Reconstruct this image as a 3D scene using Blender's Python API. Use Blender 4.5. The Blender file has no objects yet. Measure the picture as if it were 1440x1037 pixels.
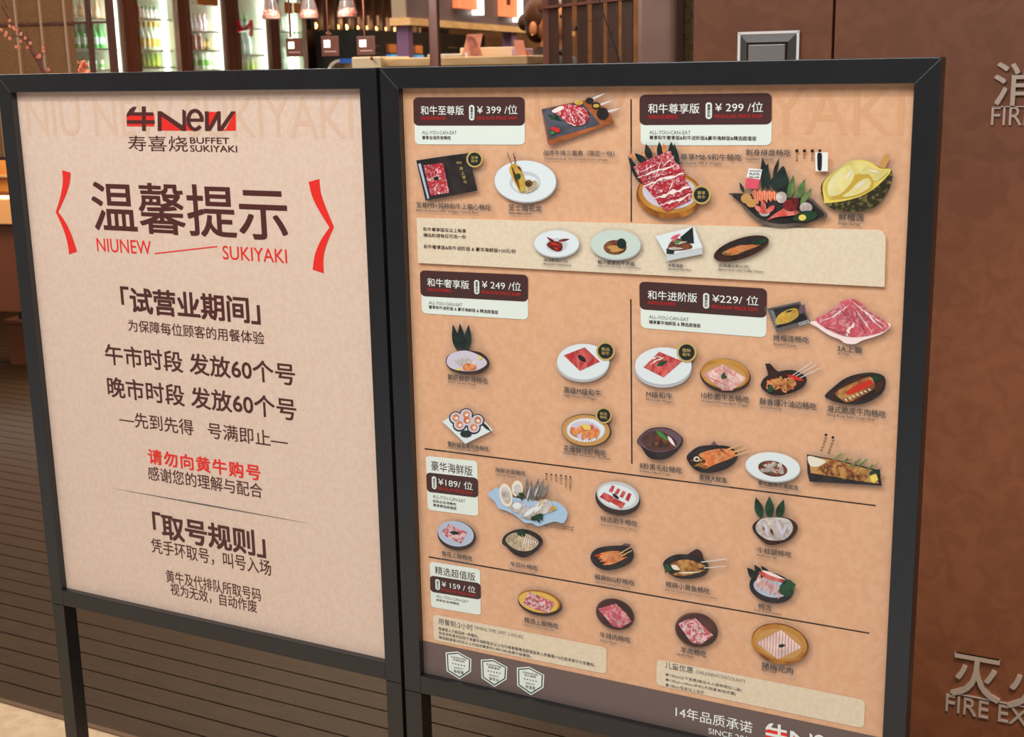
import bpy, bmesh, math, random
from mathutils import Vector, Matrix
random.seed(7)
SC = bpy.context.scene
COL = SC.collection
# ------------------------------------------------------------------ camera, world, lights, exposure
S, H = 0.625, 1.30                       # metres per frame unit, height of the top of the sign boards
F = 1857.12                              # focal length in pixels of a 1440 wide picture
R = ((0.8863865, 0.0192313, 0.4625464), (0.0879730, 0.9739339, -0.2090777), (-0.4545104, 0.2260152, 0.8615900))
CAM = Vector((2.4606976*S, -2.1821457*S, H + 0.0049467*S))
def W(v): return Vector((v[0], v[2], -v[1]))
cam_d = bpy.data.cameras.new('camera'); cam = bpy.data.objects.new('camera', cam_d); COL.objects.link(cam)
ax = [W(r) for r in R]
m3 = Matrix((ax[0], -ax[1], -ax[2])).transposed()
cam.matrix_world = Matrix.Translation(CAM) @ m3.to_4x4()
cam_d.sensor_width = 36.0; cam_d.lens = F/1440*36; cam_d.clip_start = .05; cam_d.clip_end = 60
cam_d.dof.use_dof = True; cam_d.dof.focus_distance = 1.72; cam_d.dof.aperture_fstop = 13
SC.camera = cam
SC.view_settings.view_transform = 'Standard'; SC.view_settings.look = 'None'
SC.view_settings.gamma = 1; SC.view_settings.exposure = 0.0; SC.view_settings.use_curve_mapping = False
SC.cycles.use_denoising = True
SC.cycles.max_bounces = 8; SC.cycles.transparent_max_bounces = 16
wd = bpy.data.worlds.new('mall_light'); SC.world = wd; wd.use_nodes = True
wd.node_tree.nodes['Background'].inputs[0].default_value = (1.0, .92, .85, 1)
wd.node_tree.nodes['Background'].inputs[1].default_value = .42
def lamp(name, kind, loc, energy, color=(1, 1, 1), target=None, **kw):
    d = bpy.data.lights.new(name, kind); d.energy = energy; d.color = color
    for k, v in kw.items(): setattr(d, k, v)
    o = bpy.data.objects.new(name, d); o.location = loc; COL.objects.link(o)
    if target is not None:
        o.rotation_euler = (Vector(target)-Vector(loc)).to_track_quat('-Z', 'Y').to_euler()
    return o
lamp('ceiling_spot', 'SPOT', (.15, -1.55, 3.3), 80, (.94, .975, 1), (.8, 0, .9), spot_size=1.25, spot_blend=.6, shadow_soft_size=.035)
lamp('ceiling_fill_light', 'AREA', (1.6, -2.2, 3.3), 68, (.95, .98, 1), (1.0, 0, .7), size=1.6)  # unseen area light, added as soft overhead fill for the boards
lamp('ceiling_fill_light', 'AREA', (-.7, -1.9, 3.3), 29, (.95, .98, 1), (.2, 0, .7), size=1.2)  # second added fill, over the notice board
lamp('ceiling_spot', 'SPOT', (1.9, -.5, 3.3), 430, (1, .86, .66), (1.35, 1.0, .05), spot_size=.42, spot_blend=1, shadow_soft_size=.06)
lamp('wall_wash_light', 'AREA', (1.5, -.35, 3.2), 2, (1, .86, .72), (1.5, 1.0, 1.0), size=.5)
lamp('restaurant_light', 'AREA', (-1.6, 3.6, 2.9), 130, (1, .72, .46), (-1.6, 3.9, 0), size=2.2)
lamp('restaurant_light', 'AREA', (-3.4, 9.3, 2.9), 90, (1, .76, .5), (-3.4, 10.5, 0), size=1.5)
lamp('restaurant_light', 'AREA', (-2.2, 1.5, 2.9), 70, (1, .84, .7), (-2.6, 2.0, 0), size=1.0)  # unseen light added to brighten the far left deck
lamp('restaurant_light', 'AREA', (-.6, 6.2, 2.9), 120, (1, .75, .5), (-.8, 6.4, 0), size=2.0)

# ------------------------------------------------------------------ geometry of the photograph
def ray(px, py):
    c = ((px-720)/F, (py-518.5)/F, 1.0)
    return Vector((sum(R[i][0]*c[i] for i in range(3)), sum(R[i][2]*c[i] for i in range(3)), -sum(R[i][1]*c[i] for i in range(3))))
def onY(px, py, Y): d = ray(px, py); return CAM + d*((Y-CAM.y)/d.y)
def onZ(px, py, Z): d = ray(px, py); return CAM + d*((Z-CAM.z)/d.z)
def onP(px, py, P, n): d = ray(px, py); return CAM + d*((P-CAM).dot(n)/d.dot(n))
def far(px, py, k): return CAM + ray(px, py)*k
# ------------------------------------------------------------------ materials
def lin(v): v /= 255.0; return v/12.92 if v <= .04045 else ((v+.055)/1.055)**2.4
def C(r, g, b): return (lin(r), lin(g), lin(b), 1)
MATS = {}
def mat(name, rgb, rough=.5, metal=0, var=0, scale=60, rgb2=None, coat=0, emit=0, bump=0, spec=.5, kind='noise', lo=.4, hi=.6, stretch=None, mot=0):
    if name in MATS: return MATS[name]
    m = bpy.data.materials.new(name); m.use_nodes = True; nt = m.node_tree; b = nt.nodes['Principled BSDF']
    col = C(*rgb)
    b.inputs['Base Color'].default_value = col; b.inputs['Roughness'].default_value = rough; b.inputs['Metallic'].default_value = metal
    b.inputs['Coat Weight'].default_value = coat; b.inputs['Coat Roughness'].default_value = .06
    b.inputs['Specular IOR Level'].default_value = spec
    if emit:
        b.inputs['Emission Color'].default_value = col; b.inputs['Emission Strength'].default_value = emit
    if rgb2 is not None or bump:
        tc = nt.nodes.new('ShaderNodeTexCoord'); mp = nt.nodes.new('ShaderNodeMapping'); nt.links.new(tc.outputs['Object'], mp.inputs[0])
        if stretch: mp.inputs['Scale'].default_value = stretch
        if kind == 'noise':
            t = nt.nodes.new('ShaderNodeTexNoise'); t.inputs['Scale'].default_value = scale; t.inputs['Detail'].default_value = 4; t.inputs['Distortion'].default_value = var; out = t.outputs['Fac']
        elif kind == 'voronoi':
            t = nt.nodes.new('ShaderNodeTexVoronoi'); t.feature = 'DISTANCE_TO_EDGE'; t.inputs['Scale'].default_value = scale; out = t.outputs['Distance']
        else:
            t = nt.nodes.new('ShaderNodeTexWave'); t.inputs['Scale'].default_value = scale; t.inputs['Distortion'].default_value = var; t.inputs['Detail'].default_value = 2; out = t.outputs['Fac']
        nt.links.new(mp.outputs[0], t.inputs['Vector'])
        if rgb2 is not None:
            r = nt.nodes.new('ShaderNodeValToRGB'); r.color_ramp.elements[0].position = lo; r.color_ramp.elements[1].position = hi
            r.color_ramp.elements[0].color = col; r.color_ramp.elements[1].color = C(*rgb2)
            nt.links.new(out, r.inputs[0])
            if mot:
                t2 = nt.nodes.new('ShaderNodeTexNoise'); t2.inputs['Scale'].default_value = scale*.45; t2.inputs['Detail'].default_value = 3; nt.links.new(tc.outputs['Object'], t2.inputs['Vector'])
                mr = nt.nodes.new('ShaderNodeMapRange'); mr.inputs[1].default_value = .3; mr.inputs[2].default_value = .7; mr.inputs[3].default_value = 1-mot; mr.inputs[4].default_value = 1.0; nt.links.new(t2.outputs['Fac'], mr.inputs[0])
                mx = nt.nodes.new('ShaderNodeVectorMath'); mx.operation = 'SCALE'; nt.links.new(r.outputs[0], mx.inputs[0]); nt.links.new(mr.outputs[0], mx.inputs['Scale']); nt.links.new(mx.outputs[0], b.inputs['Base Color'])
            else: nt.links.new(r.outputs[0], b.inputs['Base Color'])
        if bump:
            bp = nt.nodes.new('ShaderNodeBump'); bp.inputs['Strength'].default_value = bump; bp.inputs['Distance'].default_value = .002
            nt.links.new(out, bp.inputs['Height']); nt.links.new(bp.outputs[0], b.inputs['Normal'])
    MATS[name] = m
    return m
def clear_mat(name, tint, veil, veil_col, gloss=.08, rough=.03):
    if name in MATS: return MATS[name]
    m = bpy.data.materials.new(name); m.use_nodes = True; nt = m.node_tree; nt.nodes.remove(nt.nodes['Principled BSDF'])
    o = nt.nodes['Material Output']
    t = nt.nodes.new('ShaderNodeBsdfTransparent'); t.inputs[0].default_value = tint
    d = nt.nodes.new('ShaderNodeBsdfDiffuse'); d.inputs[0].default_value = veil_col
    g = nt.nodes.new('ShaderNodeBsdfGlossy'); g.inputs['Roughness'].default_value = rough
    a = nt.nodes.new('ShaderNodeMixShader'); a.inputs[0].default_value = veil
    nt.links.new(t.outputs[0], a.inputs[1]); nt.links.new(d.outputs[0], a.inputs[2])
    lw = nt.nodes.new('ShaderNodeLayerWeight'); lw.inputs[0].default_value = .25
    mu = nt.nodes.new('ShaderNodeMath'); mu.operation = 'MULTIPLY'; mu.inputs[1].default_value = gloss*4
    nt.links.new(lw.outputs['Fresnel'], mu.inputs[0])
    b = nt.nodes.new('ShaderNodeMixShader'); nt.links.new(mu.outputs[0], b.inputs[0])
    nt.links.new(a.outputs[0], b.inputs[1]); nt.links.new(g.outputs[0], b.inputs[2]); nt.links.new(b.outputs[0], o.inputs[0])
    MATS[name] = m
    return m
black = mat('black_powder_coat', (22, 23, 25), .33, rgb2=(19, 20, 22), scale=30, spec=.75)
acrylic = clear_mat('clear_acrylic', (.985, .985, .985, 1), .025, (.9, .88, .85, 1), .03)
glass = clear_mat('clear_glass', (.95, .97, .95, 1), .02, (.9, .95, .9, 1), .12)
paper_l = mat('pale_pink_poster_paper', (221, 191, 169), .45, rgb2=(226, 198, 178), scale=160, coat=.25)
paper_r = mat('kraft_orange_poster_paper', (219, 166, 126), .4, rgb2=(225, 174, 135), scale=140, coat=.25)
INK = {}
def ink(key, *a, **k):
    k.setdefault('rough', .4); k.setdefault('mot', .38 if 'rgb2' in k and key not in ('beige', 'slate') else 0); INK[key] = mat('print_'+key, *a, **k)
ink('maroon', (82, 38, 34)); ink('red', (232, 44, 34)); ink('dark', (28, 24, 24)); ink('darkred', (190, 38, 34)); ink('white', (232, 236, 228))
ink('tagwhite', (224, 232, 220)); ink('tagdark', (70, 42, 40)); ink('water_l', (219, 184, 157)); ink('water_r', (216, 161, 119)); ink('durian_pale', (238, 220, 134), rgb2=(244, 232, 168), scale=50); ink('beige', (222, 203, 174), rgb2=(228, 210, 182), scale=240); ink('boat', (118, 104, 92), rgb2=(92, 80, 70), scale=60)
ink('foot', (108, 90, 84)); ink('grey', (96, 92, 90)); ink('badge', (30, 36, 34)); ink('gold', (196, 168, 100))
ink('plate', (222, 230, 230)); ink('plate_side', (186, 190, 190)); ink('plate_well', (196, 202, 202)); ink('bluegrey', (176, 188, 206)); ink('lilac', (206, 196, 208))
ink('celadon', (200, 214, 202)); ink('blue', (168, 196, 220)); ink('blackdish', (38, 34, 34), rgb2=(54, 48, 46), scale=90); ink('browndish', (74, 40, 32), rgb2=(52, 28, 24), scale=90)
ink('clay', (142, 98, 80), rgb2=(112, 70, 56), scale=40); ink('clay_dark', (92, 58, 50), rgb2=(70, 44, 40), scale=40); ink('golddish', (196, 128, 52), rgb2=(224, 164, 72), scale=26); ink('goldrim', (128, 66, 30), rgb2=(204, 132, 44), scale=30); ink('rim', (60, 44, 38)); ink('yellowdish', (222, 178, 84))
ink('wood', (184, 104, 58), rgb2=(160, 84, 44), scale=60, stretch=(1, 1, 6)); ink('slate', (66, 68, 78), rgb2=(84, 86, 96), scale=80)
ink('beef', (196, 44, 56), rgb2=(240, 196, 196), scale=170, var=1.2, lo=.47, hi=.66); ink('lean', (196, 52, 54), rgb2=(224, 112, 104), scale=150, stretch=(1, 1, .5), var=.8)
ink('wagyu', (192, 44, 58), rgb2=(242, 206, 204), scale=170, var=2.0, lo=.5, hi=.68); ink('pale_beef', (222, 150, 142), rgb2=(240, 206, 196), scale=150, var=1.0)
ink('pink', (216, 92, 104), rgb2=(238, 180, 184), scale=130, var=1.4, lo=.46, hi=.68); ink('speckled', (204, 96, 104), rgb2=(240, 208, 206), scale=260, var=.6, lo=.45, hi=.58)
ink('fat', (244, 222, 216)); ink('beefdark', (150, 30, 44)); ink('pork', (240, 220, 208), rgb2=(226, 150, 142), scale=90, kind='wave', var=2.5, lo=.55, hi=.85)
ink('leaf', (42, 84, 52), rgb2=(26, 54, 36), scale=120); ink('leaf_dark', (38, 54, 48), rgb2=(24, 36, 34), scale=120); ink('leaf_light', (118, 148, 84), rgb2=(84, 120, 66), scale=120)
ink('orange', (222, 118, 62), rgb2=(240, 162, 104), scale=160); ink('salmon', (232, 104, 66), rgb2=(244, 168, 130), scale=120, kind='wave', var=1); ink('coral', (222, 82, 68), rgb2=(240, 140, 120), scale=140)
ink('fried', (204, 150, 82), rgb2=(150, 84, 38), scale=150); ink('brownfood', (146, 84, 50), rgb2=(92, 48, 32), scale=170); ink('tripe', (106, 70, 62), rgb2=(66, 44, 42), scale=110); ink('noodle', (220, 204, 170), rgb2=(180, 152, 116), scale=260, var=2)
ink('yellow', (226, 192, 92), rgb2=(212, 160, 56), scale=180); ink('durian', (232, 206, 98), rgb2=(240, 226, 150), scale=36, lo=.35, hi=.65); ink('durian_dark', (198, 160, 58)); ink('husk', (52, 48, 26), rgb2=(122, 112, 62), scale=230, lo=.5, hi=.62)
ink('seafood', (226, 220, 212), rgb2=(196, 178, 168), scale=120); ink('shrimp', (150, 142, 130), rgb2=(112, 112, 104), scale=160); ink('steelwhite', (212, 208, 202)); ink('stick', (206, 170, 116)); ink('tomato', (206, 44, 40)); ink('maroonfood', (142, 40, 36), rgb2=(88, 28, 28), scale=200); ink('purple', (104, 78, 88)); ink('cream', (232, 222, 200)); ink('tan', (196, 146, 82)); ink('lemon', (228, 206, 92)); ink('green', (70, 132, 60)); ink('redsauce', (196, 48, 30)); ink('hotpink', (222, 84, 100))

# ------------------------------------------------------------------ mesh helpers
class MB:
    def __init__(s): s.v = []; s.f = []
    def add(s, vs, fs):
        k = len(s.v); s.v += [Vector(v) for v in vs]; s.f += [tuple(i+k for i in f) for f in fs]; return s
    def box(s, x0, x1, y0, y1, z0, z1):
        return s.add([(x, y, z) for x in (x0, x1) for y in (y0, y1) for z in (z0, z1)],
                     [(0, 1, 3, 2), (4, 6, 7, 5), (0, 4, 5, 1), (2, 3, 7, 6), (0, 2, 6, 4), (1, 5, 7, 3)])
    def prism(s, pts, d):                                   # closed outline swept along d
        n = len(pts); d = Vector(d); a = [Vector(p) for p in pts]
        return s.add(a+[p+d for p in a], [tuple(range(n)), tuple(range(2*n-1, n-1, -1))]+[(i, i+n, (i+1) % n+n, (i+1) % n) for i in range(n)])
    def tube(s, pts, r, n=8):
        pts = [Vector(p) for p in pts]; rs = r if isinstance(r, (list, tuple)) else [r]*len(pts); k = len(s.v)
        for i, p in enumerate(pts):
            t = (pts[min(i+1, len(pts)-1)]-pts[max(i-1, 0)]).normalized(); u = t.orthogonal().normalized(); w = t.cross(u)
            if i and (u.dot(pu) < .2): u = (pu - t*pu.dot(t)).normalized(); w = t.cross(u)
            pu = u
            for j in range(n):
                a = 2*math.pi*j/n; s.v.append(p+u*math.cos(a)*rs[i]+w*math.sin(a)*rs[i])
        for i in range(len(pts)-1):
            for j in range(n): s.f.append((k+i*n+j, k+i*n+(j+1) % n, k+(i+1)*n+(j+1) % n, k+(i+1)*n+j))
        s.f.append(tuple(k+j for j in range(n-1, -1, -1))); s.f.append(tuple(k+(len(pts)-1)*n+j for j in range(n)))
        return s
    def lathe(s, prof, c=(0, 0, 0), n=14):                  # prof = [(radius, z)]
        k = len(s.v); c = Vector(c)
        for r, z in prof:
            for j in range(n):
                a = 2*math.pi*j/n; s.v.append(c+Vector((r*math.cos(a), r*math.sin(a), z)))
        for i in range(len(prof)-1):
            for j in range(n): s.f.append((k+i*n+j, k+i*n+(j+1) % n, k+(i+1)*n+(j+1) % n, k+(i+1)*n+j))
        s.f.append(tuple(k+j for j in range(n-1, -1, -1))); s.f.append(tuple(k+(len(prof)-1)*n+j for j in range(n)))
        return s
    def ball(s, c, r, n=10, m=7, sc=(1, 1, 1)):
        c = Vector(c); k = len(s.v)
        for i in range(m+1):
            t = math.pi*i/m
            for j in range(n):
                a = 2*math.pi*j/n; s.v.append(c+Vector((r*math.sin(t)*math.cos(a)*sc[0], r*math.sin(t)*math.sin(a)*sc[1], r*math.cos(t)*sc[2])))
        for i in range(m):
            for j in range(n): s.f.append((k+i*n+j, k+(i+1)*n+j, k+(i+1)*n+(j+1) % n, k+i*n+(j+1) % n))
        return s
    def build(s, name, m, parent=None, smooth=False, bevel=0, local=False, seg=2):
        off = Vector((0, 0, 0)); p = parent
        while p is not None and not local: off += p.location; p = p.parent
        me = bpy.data.meshes.new(name); me.from_pydata([v-off for v in s.v], [], s.f); me.validate()
        bm = bmesh.new(); bm.from_mesh(me)
        if bevel:
            bmesh.ops.remove_doubles(bm, verts=bm.verts, dist=1e-6); bmesh.ops.recalc_face_normals(bm, faces=bm.faces)
            bmesh.ops.bevel(bm, geom=[e for e in bm.edges if len(e.link_faces) == 2 and e.calc_face_angle(0) > .6], offset=bevel, segments=seg, affect='EDGES', profile=.5, clamp_overlap=True)
        elif len(bm.faces) > 1 and len(bm.faces) < 60000:
            bmesh.ops.recalc_face_normals(bm, faces=bm.faces)
        bm.to_mesh(me); bm.free()
        if smooth:
            for f in me.polygons: f.use_smooth = True
            try: me.set_sharp_from_angle(angle=.7)
            except Exception: pass
        me.materials.append(m); o = bpy.data.objects.new(name, me); COL.objects.link(o)
        if parent is not None: o.parent = parent
        return o
def tag(o, label=None, cat=None, group=None, kind=None):
    for k, v in (('label', label), ('category', cat), ('group', group), ('kind', kind)):
        if v: o[k] = v
    return o
def thing(name, label, cat, loc, group=None, rz=0):
    o = bpy.data.objects.new(name, None); o.empty_display_size = .05; COL.objects.link(o); o.location = loc; o.rotation_euler = (0, 0, rz)
    return tag(o, label, cat, group)
def node(name, parent, label=None):
    o = bpy.data.objects.new(name, None); o.empty_display_size = .02; COL.objects.link(o); o.parent = parent
    if label: o['label'] = label
    return o
def copy_tree(o, parent=None):
    c = o.copy(); COL.objects.link(c)
    if parent is not None: c.parent = parent
    for ch in list(o.children): copy_tree(ch, c)
    return c
# ------------------------------------------------------------------ lettering
_fc = bpy.data.curves.new('lettering', 'FONT'); _fo = bpy.data.objects.new('lettering', _fc)
TXT = {}
def glyphs(body, bold=0, res=3, space=1.0):
    key = (body, bold, res, space)
    if key not in TXT:
        _fc.body = body; _fc.resolution_u = res; _fc.space_character = space
        COL.objects.link(_fo); bpy.context.view_layer.update()
        me = bpy.data.meshes.new_from_object(_fo.evaluated_get(bpy.context.evaluated_depsgraph_get()))
        COL.objects.unlink(_fo)
        vs = [(v.co.x, v.co.y) for v in me.vertices]; fs = [tuple(p.vertices) for p in me.polygons]; bpy.data.meshes.remove(me)
        if bold:
            n0 = len(vs); w_ = abs(bold)*.7; bv = []; bf = []
            for k_, (dx, dy) in enumerate(((-w_, -w_), (w_, -w_), (w_, w_), (-w_, w_), (0, 0))): bv += [(x+dx, y+dy) for x, y in vs]; bf += [tuple(i+k_*n0 for i in f) for f in fs]
            vs, fs = bv, bf
        x0 = min(v[0] for v in vs); x1 = max(v[0] for v in vs); y0 = min(v[1] for v in vs); y1 = max(v[1] for v in vs)
        TXT[key] = ([((x-x0)/(x1-x0), (y-y0)/(y1-y0)) for x, y in vs], fs, n0 if bold else len(vs))
    return TXT[key]
class Art(MB):
    """flat printing on an upright plane y = Y; positions come from the picture through the plane"""
    def __init__(s, Y, T=None): super().__init__(); s.Y = Y; s.T = T; s.k = -1
    def pt(s, x, y):
        if s.T: x, y = s.T[0]+x/s.T[2], s.T[1]+y/s.T[2]
        return onY(x, y, s.Y)
    def poly(s, pts):
        q = [s.pt(*p) for p in pts]
        ar = sum(q[i].x*q[(i+1) % len(q)].z-q[(i+1) % len(q)].x*q[i].z for i in range(len(q)))
        if ar < 0: q.reverse()
        s.k += 1
        q = [Vector((p.x, p.y-s.k*6e-6, p.z)) for p in q]
        return s.add(q, [tuple(range(len(q)))])
    def line(s, x0, y0, x1, y1, w):
        L = math.hypot(x1-x0, y1-y0); nx, ny = -(y1-y0)/L*w/2, (x1-x0)/L*w/2
        return s.poly([(x0+nx, y0+ny), (x1+nx, y1+ny), (x1-nx, y1-ny), (x0-nx, y0-ny)])
    def text(s, body, l, r, h, bold=0, res=3, space=1.0):
        a = s.pt(*l); b = s.pt(*r); mx, my = (l[0]+r[0])/2, (l[1]+r[1])/2
        hh = s.pt(mx, my-h/2).z-s.pt(mx, my+h/2).z; z = (a.z+b.z)/2-hh/2
        vs, fs, n0 = glyphs(body, bold, res, space)
        return s.add([(a.x+u*(b.x-a.x), s.Y-(i//n0)*1.2e-5, z+v*hh) for i, (u, v) in enumerate(vs)], fs)
def ell(cx, cy, rx, ry, rot=0, n=40):
    a = math.radians(rot); ca, sa = math.cos(a), math.sin(a)
    return [(cx+rx*math.cos(t)*ca-ry*math.sin(t)*sa, cy+rx*math.cos(t)*sa+ry*math.sin(t)*ca) for t in [2*math.pi*i/n for i in range(n)]]
def smooth(f, k=5):
    p = [(f[i], f[i+1]) for i in range(0, len(f), 2)]; n = len(p); out = []
    for i in range(n):
        p0, p1, p2, p3 = p[i-1], p[i], p[(i+1) % n], p[(i+2) % n]
        for j in range(k):
            t = j/k
            out.append(tuple(.5*(2*p1[d]+(p2[d]-p0[d])*t+(2*p0[d]-5*p1[d]+4*p2[d]-p3[d])*t*t+(3*p1[d]-p0[d]-3*p2[d]+p3[d])*t**3) for d in (0, 1)))
    return out
def jag(x0, y0, x1, y1, w, seed=1, n=14):
    q = random.Random(seed); L = math.hypot(x1-x0, y1-y0); dx, dy = (x1-x0)/L, (y1-y0)/L; a = []; b = []
    m = 0
    for i in range(n+1):
        t = i/n*L; m = m*.5+q.uniform(-1, 1)*w*.28; k = w*.5*(.25+.75*math.sin(math.pi*min(max(i/n, .06), .94)))*q.uniform(.35, 1.15)
        a.append((x0+dx*t-dy*(m+k), y0+dy*t+dx*(m+k))); b.append((x0+dx*t-dy*(m-k*q.uniform(.3, 1)), y0+dy*t+dx*(m-k*q.uniform(.3, 1))))
    return a+b[::-1]
def lens(x0, y0, x1, y1, w, n=8):
    dx, dy = x1-x0, y1-y0; L = math.hypot(dx, dy); nx, ny = -dy/L, dx/L; o = []
    for sgn in (1, -1):
        for i in range(n):
            t = i/n if sgn > 0 else 1-i/n
            k = sgn*w/2*math.sin(math.pi*t**.8); o.append((x0+dx*t+nx*k, y0+dy*t+ny*k))
    return o
def curve(f, k=6):
    p = [(f[i], f[i+1]) for i in range(0, len(f), 2)]; p = [p[0]]+p+[p[-1]]; out = []
    for i in range(1, len(p)-2):
        p0, p1, p2, p3 = p[i-1:i+3]
        for j in range(k):
            t = j/k; out.append(tuple(.5*(2*p1[d]+(p2[d]-p0[d])*t+(2*p0[d]-5*p1[d]+4*p2[d]-p3[d])*t*t+(3*p1[d]-p0[d]-3*p2[d]+p3[d])*t**3) for d in (0, 1)))
    return out+[p[-2]]
def hull(p):
    p = sorted(set(p))
    def half(q):
        h = []
        for c in q:
            while len(h) > 1 and (h[-1][0]-h[-2][0])*(c[1]-h[-2][1])-(h[-1][1]-h[-2][1])*(c[0]-h[-2][0]) <= 0: h.pop()
            h.append(c)
        return h[:-1]
    return half(p)+half(p[::-1])
def rrect(u0, v0, u1, v1, ru, rv, corners='abcd', n=6):      # rounded rectangle in a unit square, corners a=tl b=tr c=br d=bl
    o = []
    for key, cu, cv, a0 in (('a', u0+ru, v0+rv, 180), ('b', u1-ru, v0+rv, 270), ('c', u1-ru, v1-rv, 0), ('d', u0+ru, v1-rv, 90)):
        if key in corners:
            for i in range(n+1):
                a = math.radians(a0+90*i/n); o.append((cu+ru*math.cos(a), cv+rv*math.sin(a)))
        else: o.append((u0 if key in 'ad' else u1, v0 if key in 'ab' else v1))
    return o
def quad(c):                                                 # c = tl,tr,br,bl pixels -> projective unit-square map, done on the plane
    tl, tr, br, bl = c
    return lambda u, v: ((tl[0]*(1-u)+tr[0]*u)*(1-v)+(bl[0]*(1-u)+br[0]*u)*v, (tl[1]*(1-u)+tr[1]*u)*(1-v)+(bl[1]*(1-u)+br[1]*u)*v)

# ------------------------------------------------------------------ sign boards
TB = .025; YP = .0104; EPS = 2e-4
def frame(root, x0, x1, zb):
    zt = H; g = .00012
    # mitred top rail, stiles square at the lower end, legs butted below
    MB().prism([(x0+g, 0, zt), (x1-g, 0, zt), (x1-TB-g, 0, zt-TB), (x0+TB+g, 0, zt-TB)], (0, TB, 0)).build('top_rail', black, root, bevel=.0008)
    for s in (0, 1):
        xo, xi = (x0, x0+TB) if s == 0 else (x1, x1-TB)
        MB().prism([(xo, 0, zt-g), (xo, 0, zb), (xi, 0, zb), (xi, 0, zt-TB-g)], (0, TB, 0)).build('stile', black, root, bevel=.0008)
        lg = MB().box(min(xo, xi), max(xo, xi), 0, TB, .012, zb-.0006).build('leg', black, root, bevel=.0008)
        MB().box(min(xo, xi), max(xo, xi), -.16, .16, 0, .012).build('foot', black, lg, bevel=.002)
    MB().box(x0+TB+g, x1-TB-g, 0, TB, zb, zb+TB).build('bottom_rail', black, root, bevel=.0008)
A3, B0, B3 = 1.02715*S, 1.0357*S, 2.0764*S
L0, R0 = H-1.28489*S, H-1.29662*S
board_l = thing('notice_board', 'black framed standing notice board with pale pink poster of queue rules', 'notice board', (A3/2, 0, 0))
board_r = thing('menu_board', 'black framed standing menu board covered with dish cutouts and prices', 'menu board', ((B0+B3)/2, 0, 0))
frame(board_l, 0, A3, L0); frame(board_r, B0, B3, R0)
def poster(root, x0, x1, zb, m):
    return MB().box(x0+TB-.003, x1-TB+.003, YP, YP+.005, zb+TB-.003, H-TB+.003).build('poster', m, root)
pl_ = poster(board_l, 0, A3, L0, paper_l); pr_ = poster(board_r, B0, B3, R0, paper_r)
def put(name, parent, key, layer, items, T=None, base=None, **k):
    a = Art((YP if base is None else base)-layer*EPS, T)
    for it in items:
        c = it[0]
        if c == 'p': a.poly([(it[1][i], it[1][i+1]) for i in range(0, len(it[1]), 2)])
        elif c == 's': a.poly(smooth(it[1]))
        elif c == 'e': a.poly(ell(*it[1:]))
        elif c == 'l': a.line(*it[1:])
        elif c == 'f': a.poly(lens(*it[1:]))
        elif c == 'z': a.poly(jag(*it[1:]))
        elif c == 't': a.text(*it[1:])
        elif c == 'q': a.poly(it[1])
        elif c == 'b':                                       # scattered morsels inside an ellipse
            cx, cy, rx, ry, n, r, sd = it[1:]; q = random.Random(sd)
            for i in range(n):
                d = math.sqrt(q.random()); t = q.random()*6.283
                a.poly(ell(cx+rx*d*math.cos(t), cy+ry*d*math.sin(t), r*q.uniform(.7, 1.3), r*q.uniform(.45, .8), q.uniform(0, 180), 10))
    return a.build(name, INK[key] if isinstance(key, str) else key, parent)
# --- the restaurant's mark: ox character + New, dark strokes over red blocks
def mark(root, M, dark, base_layer):
    nb = node('restaurant_mark', root)
    f = lambda p: ('p', [c for i in range(0, len(p), 2) for c in M((p[i]-447)/391, (p[i+1]-150)/90)])
    put('red_block', nb, 'red', base_layer, [f([450, 178, 548, 178, 548, 222, 450, 222]), f([562, 172, 655, 237, 562, 237]), f([664, 205, 690, 237, 655, 237]), f([733, 170, 770, 170, 742, 234, 733, 234]), f([832, 176, 838, 168, 838, 237, 778, 237, 790, 225, 800, 234])])
    st = [f([462, 160, 474, 152, 486, 152, 474, 172, 466, 182, 450, 190, 450, 178]), f([470, 172, 545, 172, 545, 184, 466, 184]), f([450, 200, 549, 200, 549, 213, 450, 213]), f([504, 151, 518, 151, 518, 238, 504, 238]),
          f([560, 168, 574, 168, 660, 226, 660, 238, 646, 238, 574, 186, 574, 238, 560, 238]), f([648, 160, 661, 168, 661, 238, 648, 238]),
          f([728, 168, 742, 168, 742, 222, 772, 168, 784, 168, 784, 222, 822, 168, 838, 168, 790, 238, 772, 238, 772, 196, 748, 238, 728, 238])]
    put('ox_character', nb, dark, base_layer+1, st[:4]); put('letter_n', nb, dark, base_layer+1, st[4:6]); put('letter_w', nb, dark, base_layer+1, st[6:])
    o = [(693+31*math.cos(t), 199+40*math.sin(t)) for t in [math.radians(a) for a in range(40, 362, 10)]]
    i = [(693+17*math.cos(t), 199+27*math.sin(t)) for t in [math.radians(a) for a in range(360, 38, -10)]]
    put('letter_e', nb, dark, base_layer+1, [('q', [M((x-447)/391, (y-150)/90) for x, y in o+i]), f([664, 194, 722, 194, 724, 205, 664, 205])])
LM = quad(((176.7, 149.3), (331.3, 149.6), (331.7, 185), (177.1, 184.8)))
mark(board_l, LM, 'maroon', 2)
put('watermark', board_l, 'water_l', 1, [('t', 'NIU NEW SUKIYAKI', (37, 164), (496, 166), 56, 0)])
put('name_lettering', board_l, 'maroon', 2, [('t', '寿喜烧', (180, 201.5), (263.5, 202.5), 22, 0), ('t', 'BUFFET', (267, 197.6), (322.5, 198.2), 8.8, .012), ('t', 'SUKIYAKI', (267.2, 208.8), (333.4, 209.6), 9.4, .012)])
put('headline', board_l, 'maroon', 2, [('t', '温馨提示', (129.3, 290), (404, 301.5), 73, .014, 4)])
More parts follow.
